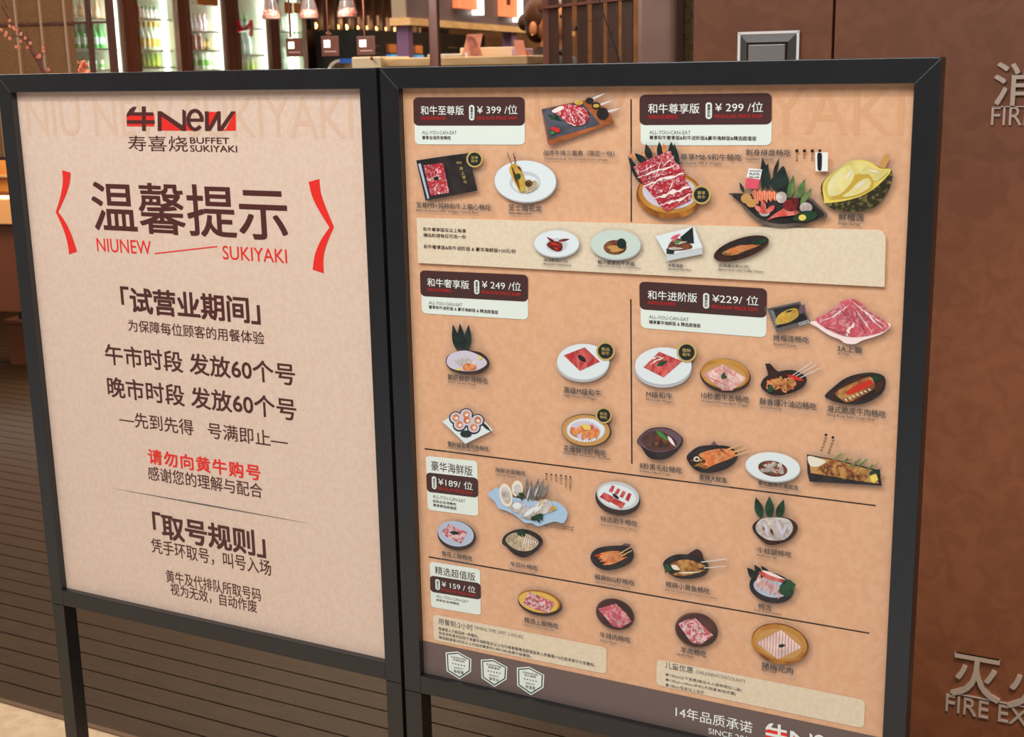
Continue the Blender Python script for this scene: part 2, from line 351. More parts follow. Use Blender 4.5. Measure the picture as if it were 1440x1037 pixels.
put('headline_bracket', board_l, 'red', 2, [('q', curve([221, 378, 223, 420, 215, 470, 198, 527])[:-1]+curve([198, 527, 222, 580, 238, 630, 246, 678])+curve([274, 668, 255, 610, 232, 562, 207, 527])[:-1]+curve([207, 527, 235, 465, 248, 420, 251, 387]))], (0, 90, 2.53))
put('headline_bracket', board_l, 'red', 2, [('q', curve([1098, 420, 1110, 470, 1134, 520, 1172, 582])[:-1]+curve([1172, 582, 1140, 630, 1120, 680, 1112, 732])+curve([1152, 745, 1151, 690, 1163, 640, 1188, 580])[:-1]+curve([1188, 580, 1163, 520, 1142, 460, 1136, 409]))], (0, 90, 2.53))
put('latin_line', board_l, 'red', 2, [('t', 'NIUNEW', (136, 344.3), (212.3, 348.6), 19, .004), ('t', 'SUKIYAKI', (313, 355.3), (403.3, 360.5), 19.5, .004), ('p', [217.4, 356, 305.5, 346, 305.5, 347.6, 217.4, 357.6])])
for body, l, r, h, bd, sp in (('「试营业期间」', (170, 420.5), (365.6, 438), 37.5, .032, .96), ('午市时段 发放60个号', (147.8, 498.6), (414.7, 526.8), 30, .018, 1), ('晚市时段 发放60个号', (151, 544.6), (416.5, 576), 30, .018, 1), ('「取号规则」', (215, 739.5), (373, 765), 36.5, .032, .96)):
    put('notice_line', board_l, 'maroon', 2, [('t', body, l, r, h, bd, 3, sp)])
for body, l, r, h in (('为保障每位顾客的用餐体验', (180, 457.6), (371.5, 476), 17.5), ('—先到先得   号满即止—', (167.4, 586.6), (404.6, 621.9), 22), ('感谢您的理解与配合', (208, 666.6), (368.8, 689.6), 20), ('凭手环取号，叫号入场', (212.7, 768.3), (381, 799), 21.5), ('黄牛及代排队所取号码', (233.4, 811.5), (366.6, 836), 17.5), ('视为无效，自动作废', (240, 831), (361, 851.5), 17.5)):
    put('notice_line', board_l, 'maroon', 2, [('t', body, l, r, h, .006, 3, 1)])
put('notice_line', board_l, 'red', 2, [('t', '请勿向黄牛购号', (208.3, 643), (366.2, 664.3), 21.5, .03, 3, 1.15)])
put('divider_rule', board_l, 'grey', 2, [('p', [152, 686, 290, 709.6, 443, 738, 290, 711.6])])
# --- menu board: watermark, rules, cards
put('watermark', board_r, 'water_r', 1, [('t', 'NIU NEW SUKIYAKI', (572, 158), (1272, 156), 62, 0)])
for x0, y0, x1, y1, w in ((887.4, 139.4, 887.7, 312, 1.8), (887, 421, 888.5, 652.5, 1.8), (597, 631.3, 1231.4, 711.4, 1.7), (603, 783.5, 1222.5, 891, 1.7)):
    put('divider_rule', board_r, 'dark', 2, [('l', x0, y0, x1, y1, w)])
def tx(M, body, u0, u1, v0, v1, bold=0, res=3):
    a, b, c = M(u0, (v0+v1)/2), M(u1, (v0+v1)/2), (M((u0+u1)/2, v0), M((u0+u1)/2, v1))
    return ('t', body, a, b, math.hypot(c[0][0]-c[1][0], c[0][1]-c[1][1]), bold, res)
def rr(M, *a, **k): return ('q', [M(u, v) for u, v in rrect(*a, **k)])
def price_tag(label, c, title, sub, price, reg, line, uend):
    M = quad(c); n = node('price_tag', board_r, label)
    put('card', n, 'tagwhite', 3, [rr(M, .008, .3, 1, 1, .045, .10, 'cd')])
    put('band', n, 'tagdark', 4, [rr(M, 0, 0, 1, .6, .045, .10)])
    put('pill', n, 'tagwhite', 5, [rr(M, .5, .165, .548, .49, .024, .055)])
    put('pill_lettering', n, 'tagdark', 6, [tx(M, a, .511, .537, v, v+.06, .02, 2) for a, v in (('直', .2), ('享', .265), ('折', .33), ('扣', .395))])
    put('title', n, 'white', 5, [tx(M, title, .065, .453, .18, .375, .008)])
    put('price', n, 'white', 5, [tx(M, price, .572, .935, .165, .36, 0)])
    put('red_lettering', n, 'darkred', 5, [tx(M, sub, .067, .29, .40, .48, .012, 2)]); put('red_lettering', n, 'darkred', 5, [tx(M, reg, .57, .93, .40, .475, .012, 2)])
    put('card_lettering', n, 'grey', 4, [tx(M, 'ALL-YOU-CAN-EAT', .073, .386, .71, .785, 0, 2)])
    put('card_lettering', n, 'tagdark', 4, [tx(M, line, .073, uend, .815, .9, .022, 2)])
price_tag('price tag reading ¥399/位', ((581, 137), (737.6, 136.5), (738.2, 203.6), (582.3, 203.2)), '和牛至尊版', '自助全场畅吃任享', '¥ 399 /位', 'REGULAR PRICE ¥439', '尊享全场所有畅吃', .333)
price_tag('price tag reading ¥299/位', ((899.2, 133.3), (1085.3, 130.9), (1085, 204.4), (899.6, 204.6)), '和牛尊享版', '自助台全场畅吃', '¥ 299 /位', 'REGULAR PRICE ¥339', '尊享和牛奢享版&和牛进阶版&豪华海鲜版&精选超值版', .885)
price_tag('price tag reading ¥249/位', ((590.4, 380.3), (742.4, 386.8), (742.6, 449.9), (592.2, 440.8)), '和牛奢享版', '自助台全场畅吃', '¥ 249 /位', 'REGULAR PRICE ¥289', '奢享和牛进阶版 & 豪华海鲜版 & 精选超值版', .72)
price_tag('price tag reading ¥229/位', ((899, 396), (1078.5, 406), (1077.5, 475), (899.8, 461.3)), '和牛进阶版', '自助台全场畅吃', '¥229/ 位', 'REGULAR PRICE ¥259', '臻享豪华海鲜版 & 精选超值版', .48)
def small_tag(label, c, title, price, reg, lines):
    M = quad(c); n = node('price_tag', board_r, label)
    put('card', n, 'tagwhite', 3, [rr(M, 0, 0, 1, 1, .07, .06)])
    put('band', n, 'tagdark', 4, [rr(M, -.005, .305, 1.005, .665, .08, .07)])
    put('title', n, 'tagdark', 4, [tx(M, title, .10, .9, .09, .27, .004)])
    put('pill', n, 'tagwhite', 5, [rr(M, .1, .365, .19, .6, .045, .045)])
    put('pill_lettering', n, 'tagdark', 6, [tx(M, a, .123, .167, v, v+.038, .02, 2) for a, v in (('直', .40), ('享', .445), ('折', .49), ('扣', .535))])
    put('price', n, 'white', 5, [tx(M, price, .225, .9, .385, .53, 0)])
    put('red_lettering', n, 'darkred', 5, [tx(M, reg, .225, .89, .555, .61, .012, 2)])
    put('card_lettering', n, 'grey', 4, [tx(M, 'ALL-YOU-CAN-EAT', .11, .75, .715, .775, 0, 2)])
    put('card_lettering', n, 'tagdark', 4, [tx(M, b, .11, .57, .80+.075*i, .855+.075*i, .015, 2) for i, b in enumerate(lines)])
small_tag('price tag reading ¥189/位', ((598.7, 641.3), (671.2, 648.9), (672.6, 726.4), (601.6, 717.4)), '豪华海鲜版', '¥189/ 位', 'REGULAR PRICE ¥219', ['自助台全场畅吃', '尊享精选超值版'])
small_tag('price tag reading ¥159/位', ((604.2, 790), (675, 801), (676.2, 865.6), (606.3, 854)), '精选超值版', '¥ 159 / 位', 'REGULAR PRICE ¥189', ['自助台全场畅吃'])
# raised cream panel with four extra dishes, notes
def panel(name, pts_px, thick, parent, key, base, label=None):
    a = Art(base); a.poly(pts_px); q = a.v
    o = MB().prism(q, (0, thick, 0)).build(name, INK[key], parent)
    if label: o['label'] = label
    return o
MP = quad(((585.8, 306.5), (1246, 324), (1243.8, 403.8), (587.8, 370)))
extra = panel('extras_panel', [MP(u, v) for u, v in rrect(0, 0, 1, 1, .02, .16, 'b')], .0026, board_r, 'beige', YP-.0034, 'raised cream panel with four extra dishes')
YB = YP-.0034
put('panel_lettering', extra, 'tagdark', 1, [('t', '和牛尊享版及以上每享', (595, 323), (655.5, 324.5), 5.6, .02, 2), ('t', '臻品料理每位可选一份', (595.5, 331), (655.5, 333.2), 5.6, .02, 2), ('t', '和牛奢享版&和牛进阶版 & 豪华海鲜版+20元/份', (595.8, 348), (725.5, 352.6), 6, .02, 2)], base=YB)
def note(label, c, items):
    M = quad(c); n = node('note_panel', board_r, label)
    put('card', n, 'beige', 3, [rr(M, 0, 0, 1, 1, .03, .14)])
    put('note_lettering', n, 'grey', 4, items)
note('cream note about the two hour dining limit', ((608.8, 864), (853, 911), (853, 948.6), (610, 900.6)), [('t', '用餐制:2小时', (616.3, 874.3), (665, 882.8), 8.6, .006, 3), ('t', 'DINING TIME LIMIT: 2 HOURS', (667.5, 883.2), (735.5, 896), 4.8, 0, 2),
     ('t', '每桌客人只能选择一种餐标。', (616.8, 884.6), (673, 895.4), 4.8, .015, 2), ('t', '如含自助食材自助下单豪华海鲜版及以上均为每套餐精选超值版单人用餐需+10元现单享计方现餐标。', (617, 891.2), (837.2, 935), 5, .015, 2), ('t', '精选超值版2位及以上可选用餐享饮(1种口味)免费升级餐锅。', (617, 897), (747, 923.8), 5, .015, 2)])
note("cream note about children's discounts", ((923.8, 927), (1216.7, 985), (1214.8, 1025.2), (922.8, 963.8)), [('t', '儿童优惠', (935, 935.8), (974.6, 943), 9.5, .006, 3), ('t', "CHILDREN'S DISCOUNTS", (978.5, 945), (1048, 959), 4.8, 0, 2),
     ('t', '●120cm以下免费(每位大人限带两位儿童)', (936, 949.6), (1043, 970.8), 5.2, .012, 2), ('t', '●120cm-140cm半价(不同享其他优惠)', (936, 956.4), (1035, 976.8), 5.2, .012, 2), ('t', '●140cm包含以上全价', (936, 963), (990.5, 975), 5.2, .012, 2)])
_a = onY(598, 902.4, YP); _b = onY(1239, 1036.6, YP); zf = (_a.z+_b.z)/2
fb = MB(); fy = YP-2*EPS; fb.add([(B0+TB-.002, fy, R0+TB-.002), (B3-TB+.002, fy, R0+TB-.002), (B3-TB+.002, fy, zf), (B0+TB-.002, fy, zf)], [(0, 1, 2, 3)])
band = fb.build('footer_band', INK['foot'], board_r)
T9 = (590, 850, 5.143)
for lab, p, a, b, c in (('shield badge nearest the left stile', [188, 350, 275, 343, 375, 398, 372, 490, 290, 545, 195, 485], '无添加剂', 'SAFETY', '有保障'), ('middle shield badge', [443, 402, 530, 397, 635, 455, 630, 545, 543, 600, 448, 535], '新鲜直供', 'SPECIALTY', '够专业'), ('shield badge nearest the footer mark', [703, 460, 793, 453, 902, 512, 897, 605, 806, 660, 706, 590], '贴心服务', 'HEALTHY', '有温度')):
    n = node('quality_badge', board_r, lab); cx = sum(p[0::2])/6; cy = sum(p[1::2])/6
    sc = lambda k: [v for i in range(0, 12, 2) for v in (cx+(p[i]-cx)*k, cy+(p[i+1]-cy)*k)]
    put('border', n, 'tagwhite', 4, [('p', sc(1))], T9); put('outline', n, 'badge', 5, [('p', sc(.9))], T9); put('face', n, 'tagwhite', 6, [('p', sc(.82))], T9)
    def bt(body, dy, w, h, sp=1): return ('t', body, (cx-w/2, cy+dy-w*.105), (cx+w/2, cy+dy+w*.105), h, .012, 2, sp)
    put('badge_lettering', n, 'foot', 7, [bt('GUARANTEED', -44, 112, 13), bt(a, -26, 84, 15), bt('★★★★★', 2, 98, 14, 1.4), bt(b, 30, 70, 11), bt(c, 56, 72, 24)], T9)
put('slogan', band, 'white', 1, [('t', '14年品质承诺', (950, 1001), (1057.8, 1023.8), 16, .008)], base=fy)
put('slogan', band, 'white', 1, [('t', 'SINCE 2010', (996.2, 1028.3), (1059, 1042), 8, .008)], base=fy)
mark(board_r, quad(((1076, 1015), (1198, 1040.5), (1197, 1069), (1075.5, 1042))), 'white', 5)
# --- dish cutouts: clear acrylic plates stood off the poster, picture printed on the front
YC = YP-.0044
def cutout(label, T, items, cap=None, badge=None, base=YC, tab=True, extra_text=()):
    n = node('dish_cutout', board_r, label); o, sc = (T[0], T[1]), T[2]; pts = []
    for nm, key, its in items:
        for it in its:
            if it[0] in 'ps': pts += [(it[1][i], it[1][i+1]) for i in range(0, len(it[1]), 2)]
            elif it[0] == 'e': pts += ell(*it[1:], **{}) if len(it) < 7 else ell(*it[1:6])
            elif it[0] in 'lfz': pts += [(it[1], it[2]), (it[3], it[4])]
    if badge: pts += ell(*badge[:2], badge[2], badge[2])
    g = 4.5*sc; ring = hull([(round(x+g*math.cos(t), 1), round(y+g*.9*math.sin(t), 1)) for x, y in pts for t in [i*math.pi/4 for i in range(8)]])
    pl = MB(); a = Art(base, T); a.poly(ring); pl.prism(a.v, (0, .0016, 0))
    if cap and tab:
        (body, l, r, h) = cap[0]; m = 3.2*sc; e = h*.62+ (5.5*sc if len(cap) > 1 else 0)
        a = Art(base-.00006, T); a.poly([(l[0]-m, l[1]-h*.62), (r[0]+m, r[1]-h*.62), (r[0]+m, r[1]+e), (l[0]-m, l[1]+e)]); pl.prism(a.v, (0, .0016, 0))
    pl.build('acrylic_plate', acrylic, n)
    items = list(items)
    for i_, (nm, key, its) in enumerate(list(items)):
        if key in ('plate', 'celadon') and its[0][0] == 'e' and nm == 'plate':
            e = its[0]; items.insert(i_, ('plate_edge', 'plate_side', [('e', e[1]+.4*sc, e[2]+1.1*sc, e[3]+.5*sc, e[4]+.7*sc)+tuple(e[5:])])); break
    for k, (nm, key, its) in enumerate(items): put(nm, n, key, k+2, its, T, base)
    k = len(items)+2
    if badge:
        bx, by, r, t1, t2 = badge
        put('badge_ring', n, 'gold', k, [('e', bx, by, r, r)], T, base); put('badge_face', n, 'badge', k+1, [('e', bx, by, r*.8, r*.8)], T, base)
        put('badge_lettering', n, 'gold', k+2, [('t', t1, (bx-r*.42, by-r*.22), (bx+r*.42, by-r*.18), r*.36, .01, 2), ('t', t2, (bx-r*.42, by+r*.22), (bx+r*.42, by+r*.26), r*.36, .01, 2)], T, base)
    if cap:
        L = [('t', cap[0][0], cap[0][1], cap[0][2], cap[0][3]*.98, .012, 3)]
        if len(cap) > 1: L.append(('t', cap[1][0], cap[1][1], cap[1][2], cap[1][3], .008, 2))
        put('caption', n, 'dark', 3, L+list(extra_text), T, base+.0024)
    return n
A_ = (560, 110, 4.9375); B_ = (740, 110, 4.9375); C_ = (880, 110, 4.9375); D_ = (1040, 110, 4.712); E_ = (730, 290, 3.892); F_ = (580, 430, 4.5); G_ = (880, 380, 3.692); H_ = (880, 470, 7.579); I_ = (1050, 490, 6.545); J_ = (880, 585, 7.579); K_ = (1030, 600, 6.26); L_ = (590, 630, 5.761); M_ = (810, 660, 5.458); N_ = (1020, 680, 3.704); O_ = (680, 800, 5.458); P_ = (900, 840, 4)
cutout('cutout of wagyu slab in a black box', A_, [('box', 'blackdish', [('p', [125, 572, 300, 545, 485, 520, 550, 780, 380, 815, 190, 850])]), ('box_edge', 'bluegrey', [('p', [138, 596, 156, 592, 216, 834, 204, 840])]), ('meat', 'wagyu', [('p', [175, 605, 310, 588, 355, 795, 225, 818])]), ('garnish', 'leaf_dark', [('f', 245, 705, 285, 685, 22), ('p', [250, 705, 268, 680, 280, 708])]), ('gold_lettering', 'gold', [('t', '和牛', (405, 588), (443, 588), 18, .01, 2)]+[('t', ch, (426+i*9, 628+i*31), (450+i*9, 626+i*31), 22, 0, 2) for i, ch in enumerate('极上雪花')])],
       [('至尊M9+纯种和牛上脑心畅吃', (125, 884), (643, 893), 42), ('Extraordinary M9+ Wagyu Chuck Eye', (125, 921), (552, 933), 20)], (530, 563, 57, '至尊', '和牛'))
cutout('cutout of lobster noodles on a white plate', A_, [('plate', 'plate', [('e', 882, 715, 213, 143, 2)]), ('plate_well', 'plate_well', [('e', 880, 725, 107, 78)]), ('plate_centre', 'plate', [('e', 885, 735, 92, 60)]), ('antennae', 'brownfood', [('l', 818, 620, 800, 520, 5), ('l', 795, 620, 758, 518, 5), ('l', 812, 610, 812, 545, 8)]), ('noodles', 'noodle', [('s', [850, 745, 905, 725, 955, 712, 968, 755, 905, 797, 850, 785])]), ('lobster', 'yellow', [('s', [785, 600, 825, 602, 868, 670, 890, 735, 875, 780, 845, 790, 800, 710, 772, 640])]), ('lobster_shell', 'brownfood', [('f', 785, 605, 850, 790, 20), ('f', 830, 610, 858, 650, 18), ('e', 905, 730, 26, 24)]), ('garnish', 'leaf', [('e', 832, 682, 18, 22), ('f', 895, 720, 915, 745, 18)])],
       [('芝士焗花龙', (764, 900), (995, 903), 46), ('Cheese Baked Lobster', (765, 936), (930, 940), 18)])
cutout('cutout of raw steak on a slate board', B_, [('wooden_board', 'wood', [('p', [105, 215, 420, 150, 560, 210, 612, 308, 400, 385, 165, 467, 150, 452])]), ('slate', 'slate', [('p', [110, 218, 385, 166, 515, 322, 158, 425])]), ('herbs', 'leaf', [('f', 150, 255, 255, 300, 26), ('f', 165, 285, 250, 250, 22), ('f', 405, 215, 450, 265, 14)]), ('spoon', 'steelwhite', [('f', 440, 152, 548, 104, 14), ('f', 490, 192, 602, 153, 14), ('f', 540, 240, 660, 206, 16)]), ('bowl', 'blackdish', [('e', 440, 156, 29, 22), ('e', 485, 190, 31, 25), ('e', 530, 247, 41, 42)]), ('sauce', 'yellow', [('e', 365, 168, 30, 19), ('e', 486, 192, 22, 13)]), ('steak', 'wagyu', [('s', [178, 225, 245, 190, 320, 184, 398, 205, 434, 258, 416, 312, 342, 332, 292, 312, 240, 272, 205, 246])]), ('fat', 'fat', [('s', [180, 225, 240, 193, 262, 210, 200, 240]), ('z', 285, 312, 345, 326, 12, 1), ('z', 330, 205, 420, 262, 10, 2), ('z', 300, 230, 340, 310, 12, 3), ('z', 350, 240, 410, 300, 8, 4)]), ('tomatoes', 'tomato', [('e', 186, 350, 16, 14), ('e', 216, 361, 18, 18)]), ('lime', 'green', [('e', 184, 378, 14, 12)])],
       [('战斧牛排三重奏（限定一份）', (120, 518), (612, 522), 38), ('Tomahawk Steak Trio (Limited to one serving)', (125, 563), (562, 565), 18)])
cutout('cutout of layered wagyu slices in a gold bowl', C_, [('bowl', 'goldrim', [('e', 302, 812, 230, 166, 3)]), ('bowl_rim', 'golddish', [('e', 302, 800, 214, 138, 4)]), ('bowl_inside', 'lilac', [('e', 305, 790, 190, 118, 5)]), ('leaves', 'leaf_dark', [('f', 120, 740, 15, 540, 50), ('f', 150, 600, 60, 520, 50), ('f', 170, 570, 140, 455, 50), ('f', 240, 560, 232, 440, 42), ('f', 320, 560, 315, 440, 44), ('f', 360, 640, 335, 450, 44)]), ('leaf_edges', 'orange', [('f', 60, 570, 18, 505, 22), ('f', 130, 545, 108, 510, 18), ('f', 268, 530, 262, 448, 26), ('f', 200, 520, 180, 470, 14)]), ('meat', 'wagyu', [('p', [52, 615, 180, 552, 310, 505, 345, 585, 400, 625, 412, 690, 470, 800, 448, 850, 365, 890, 285, 928, 232, 882, 205, 838, 142, 765, 88, 690])]), ('slice_edge', 'beefdark', [('z', 78, 676, 350, 580, 16, 5), ('z', 116, 722, 402, 640, 18, 6), ('z', 190, 822, 436, 724, 16, 7), ('z', 228, 872, 466, 786, 14, 8)]), ('fat', 'fat', [('z', 84, 694, 345, 596, 20, 1), ('z', 122, 742, 400, 655, 26, 2), ('z', 195, 840, 440, 742, 34, 3), ('z', 232, 888, 470, 802, 24, 4), ('z', 100, 655, 230, 590, 12, 9), ('z', 200, 700, 250, 560, 9, 10), ('z', 250, 620, 335, 540, 10, 11), ('z', 170, 770, 210, 715, 10, 12), ('z', 300, 790, 330, 700, 10, 13)])],
       [('尊享M8-9和牛畅吃', (380, 546), (806, 549), 46), ('Exclusive M8-9 Wagyu', (378, 591), (666, 594), 22)], (525, 810, 66, '尊享', '和牛'))
sash = [('t', '●', (368, 482), (392, 482), 22, 0, 2), ('t', '●', (418, 482), (442, 482), 22, 0, 2), ('t', '●', (470, 482), (494, 482), 22, 0, 2)]+[('t', ch, (x-8, 510+i*17), (x+8, 510+i*17), 15, .01, 2) for x, w in ((380, '三文鱼'), (430, '甜虾'), (482, '北极贝')) for i, ch in enumerate(w)]
cutout('cutout of a sashimi boat with leaves', D_, [('boat', 'boat', [('s', [-72, 763, -20, 800, 60, 900, 150, 965, 270, 992, 400, 978, 500, 945, 584, 916, 520, 835, 450, 788, 300, 800, 100, 770])]), ('boat_inside', 'blackdish', [('s', [-50, 775, 40, 850, 120, 925, 210, 958, 300, 965, 420, 950, 560, 912, 505, 845, 440, 800, 300, 790, 80, 770])]), ('dark_leaves', 'leaf_dark', [('f', 190, 740, 150, 530, 62), ('f', 150, 740, 190, 560, 46), ('f', 225, 660, 262, 528, 28), ('f', 30, 760, 0, 690, 24), ('s', [200, 690, 250, 625, 290, 583, 315, 640, 328, 690, 310, 755, 240, 745])]), ('pale_leaves', 'leaf_light', [('f', 330, 800, 358, 640, 48), ('f', 380, 800, 436, 668, 50), ('f', 400, 840, 482, 728, 36)]), ('flag', 'white', [('p', [62, 596, 150, 606, 135, 672, 46, 660])]), ('flag_foot', 'hotpink', [('p', [46, 660, 135, 672, 118, 736, 34, 726])]), ('flag_lettering', 'maroon', [('t', 'SASHIMI', (68, 612), (140, 618), 10, .01, 2), ('t', 'PLATE', (66, 632), (130, 638), 14, .02, 2), ('t', 'DELUXE', (60, 652), (130, 660), 11, .02, 2)]), ('mushrooms', 'tan', [('e', 45, 798, 36, 33), ('e', 78, 828, 35, 28)]), ('salmon', 'salmon', [('f', 95+i*32, 735+i*3, 125+i*28, 840-i*6, 40) for i in range(5)]), ('radish', 'seafood', [('e', 277, 790, 36, 38), ('e', 440, 858, 42, 34), ('e', 165, 890, 36, 26)]), ('clam', 'coral', [('f', 100, 845, 170, 900, 34), ('f', 150, 810, 170, 900, 34), ('f', 232, 845, 170, 900, 34)]), ('shrimp', 'coral', [('f', 180+i*6, 945-i*6, 330+i*22, 845+i*10, 16) for i in range(6)]), ('squid', 'maroonfood', [('e', 340, 842, 52, 40), ('e', 365, 815, 30, 22)]), ('garnish', 'leaf', [('s', [350, 935, 400, 888, 470, 878, 512, 895, 500, 930, 430, 950])]), ('wasabi', 'lemon', [('e', 416, 924, 25, 20)])],
       [('刺身拼盘畅吃', (40, 491), (340, 495), 45), ('Sashimi Platter', (42, 534), (230, 538), 18)], None, YC, True, sash)
cutout('cutout of a halved durian', D_, [('stem', 'tan', [('p', [915, 598, 955, 510, 985, 500, 1000, 520, 962, 606])]), ('husk', 'husk', [('s', [545, 700, 552, 800, 600, 858, 680, 882, 800, 882, 900, 852, 970, 770, 1006, 690, 1008, 610, 930, 592, 850, 552, 760, 545, 640, 605])]), ('rind', 'lemon', [('s', [555, 695, 560, 808, 570, 828, 700, 812, 830, 770, 940, 690, 1003, 608, 930, 596, 850, 550, 750, 546, 640, 606])]), ('flesh', 'durian', [('s', [566, 690, 645, 602, 750, 551, 840, 556, 915, 602, 990, 612, 930, 680, 850, 745, 740, 788, 610, 806, 572, 770])]), ('flesh_fold', 'durian_dark', [('s', [600, 800, 660, 765, 735, 690, 770, 640, 860, 632, 890, 690, 860, 745, 740, 790])]), ('pods', 'durian_pale', [('s', [592, 775, 588, 700, 640, 628, 715, 575, 752, 600, 758, 655, 715, 725, 655, 775]), ('s', [682, 785, 735, 742, 790, 686, 850, 662, 872, 695, 845, 738, 760, 778]), ('s', [800, 635, 842, 582, 905, 602, 980, 618, 940, 662, 892, 682, 860, 640])]), ('pod_highlight', 'cream', [('f', 700, 680, 745, 600, 14), ('f', 760, 735, 840, 680, 12), ('f', 850, 610, 930, 625, 12)])],
       [('鲜榴莲', (654, 921), (826, 923), 50), ('Fresh Durian', (655, 963), (800, 967), 22)])
stk = node('correction_sticker', board_r, 'white correction sticker with a black stroke')
put('sticker', stk, 'white', 3, [('p', [502, 491, 585, 492, 585, 618, 503, 617])], D_, YC-.0006); put('pen_stroke', stk, 'dark', 4, [('s', [516, 500, 530, 494, 545, 502, 546, 560, 542, 608, 530, 613, 518, 605, 515, 550])], D_, YC-.0006)
put('bullet', board_r, 'dark', 2, [('e', 532, 481, 11, 10)], D_, YC)
YE = YB-.0034
cutout('cutout of a glazed dish in a white plate on the cream panel', E_, [('plate', 'plate', [('e', 205, 205, 122, 72)]), ('plate_well', 'plate_well', [('e', 205, 213, 58, 38)]), ('food', 'maroonfood', [('s', [152, 208, 180, 192, 232, 202, 234, 240, 205, 248, 165, 228]), ('f', 200, 205, 150, 168, 16), ('f', 212, 192, 278, 180, 14)]), ('glaze', 'redsauce', [('f', 170, 200, 222, 215, 14), ('f', 190, 225, 215, 240, 12)])], [('葱烧鲍鱼(1只)', (134, 296), (265, 301), 18), ('Braised Abalone', (134, 316), (282, 322), 9)], base=YE)
cutout('cutout of brown sauced noodles in a pale green plate', E_, [('plate', 'celadon', [('e', 528, 210, 136, 80, 2)]), ('food', 'brownfood', [('e', 525, 226, 63, 40)]), ('mushroom', 'tan', [('f', 480, 225, 570, 232, 26), ('f', 495, 245, 575, 238, 20)]), ('garnish', 'leaf_dark', [('e', 560, 205, 26, 28)])], [('鲍汁鹅掌和牛拌面', (430, 304), (632, 318), 25), ('Goose Web with Wagyu in Abalone Sauce', (428, 328), (665, 340), 9)], base=YE)
cutout('cutout of seaweed cones in a white box', E_, [('box_side', 'plate_well', [('p', [805, 265, 1003, 222, 1003, 262, 805, 302])]), ('box', 'plate', [('p', [745, 165, 955, 112, 1004, 226, 805, 270])]), ('food', 'brownfood', [('s', [812, 240, 835, 190, 890, 180, 945, 215, 935, 235, 860, 245])]), ('nori', 'leaf_dark', [('p', [880, 172, 950, 114, 957, 205, 905, 200]), ('p', [806, 232, 850, 245, 845, 262, 806, 262])]), ('pickles', 'hotpink', [('f', 828, 180, 885, 152, 16), ('f', 840, 200, 870, 170, 12)]), ('rice', 'seafood', [('f', 815, 232, 900, 232, 16), ('f', 850, 205, 920, 195, 14)]), ('herbs', 'green', [('e', 865, 195, 14, 10)])], [('大卷海胆', (815, 322), (897, 328), 20), ('Seaweed Rice Roll', (815, 342), (940, 350), 10)], base=YE)
cutout('cutout of a baked prawn in a long dark dish', E_, [('dish', 'browndish', [('e', 1216, 232, 158, 56, -18)]), ('dish_inside', 'blackdish', [('e', 1226, 222, 132, 38, -18)]), ('food', 'fried', [('s', [1110, 258, 1165, 228, 1230, 212, 1250, 235, 1200, 262, 1140, 272])]), ('shrimp', 'orange', [('f', 1130, 252, 1325, 210, 34), ('f', 1290, 222, 1330, 195, 14)]), ('garnish', 'leaf', [('e', 1318, 197, 38, 14, -15)])], [('北海道大虾(1只)', (1092, 325), (1255, 333), 20), ('Baked Prawn with Truffle Cheese', (1090, 346), (1335, 358), 10)], base=YE)
cutout('cutout of an ice filled bowl with tall leaves', F_, [('leaves', 'leaf_dark', [('f', 290, 290, 255, 118, 46), ('f', 316, 290, 300, 112, 50), ('f', 342, 290, 356, 120, 48)]), ('bowl', 'rim', [('s', [210, 355, 235, 310, 330, 285, 440, 300, 488, 368, 430, 428, 320, 432, 240, 405])]), ('ice', 'lilac', [('s', [216, 350, 245, 305, 340, 285, 440, 325, 470, 370, 400, 412, 300, 412, 235, 390])]), ('noodles', 'seafood', [('f', 265+i*22, 320+abs(i-3)*8, 330+i*10, 392, 20) for i in range(7)]), ('roe', 'orange', [('s', [320, 385, 350, 365, 400, 378, 395, 408, 330, 410])]), ('lime', 'lemon', [('e', 292, 402, 14, 9), ('e', 428, 330, 12, 12)])], [('鹅肝鲜虾滑畅吃', (222, 450), (476, 478), 40), ('Fresh Shrimp Paste', (225, 484), (402, 502), 14)])
cutout('cutout of marbled beef on a white disc above the drunken shrimp', F_, [('plate_side', 'plate_side', [('e', 1078, 370, 166, 114)]), ('plate', 'plate', [('e', 1080, 355, 164, 113)]), ('meat', 'lean', [('p', [956, 315, 1090, 264, 1187, 355, 1060, 414])]), ('garnish', 'leaf_dark', [('e', 1072, 335, 30, 15, 38)])], [('高级M级和牛', (958, 536), (1193, 552), 44), ('High-Grade M Wagyu', (958, 574), (1165, 587), 17)], (1222, 288, 60, '甄选', '和牛'))
cutout('cutout of six sushi rolls on a square white plate', F_, [('plate', 'plate', [('p', [190, 735, 260, 690, 430, 700, 507, 790, 335, 875])]), ('nori', 'leaf_dark', [('e', x, y, 44, 42) for x, y in ((275, 712), (340, 692), (412, 728), (345, 728), (298, 756), (388, 772))]+[('f', 430, 735, 500, 800, 20)]), ('rice', 'lilac', [('e', x, y, 36, 34) for x, y in ((275, 710), (340, 690), (412, 726), (345, 726), (298, 754), (388, 770))]), ('filling', 'orange', [('e', x, y, 22, 22) for x, y in ((275, 710), (340, 690), (412, 726), (345, 726), (298, 754), (388, 770))]), ('filling_core', 'fat', [('e', x+4, y+3, 11, 9) for x, y in ((275, 710), (340, 690), (412, 726), (345, 726), (298, 754), (388, 770))]), ('leaf', 'leaf_dark', [('e', 338, 812, 36, 22)])], [('蟹籽鳗鱼寿司卷畅吃', (222, 878), (482, 905), 34), ('Crab Roe Eel Sushi Roll', (222, 898), (410, 920), 10)])
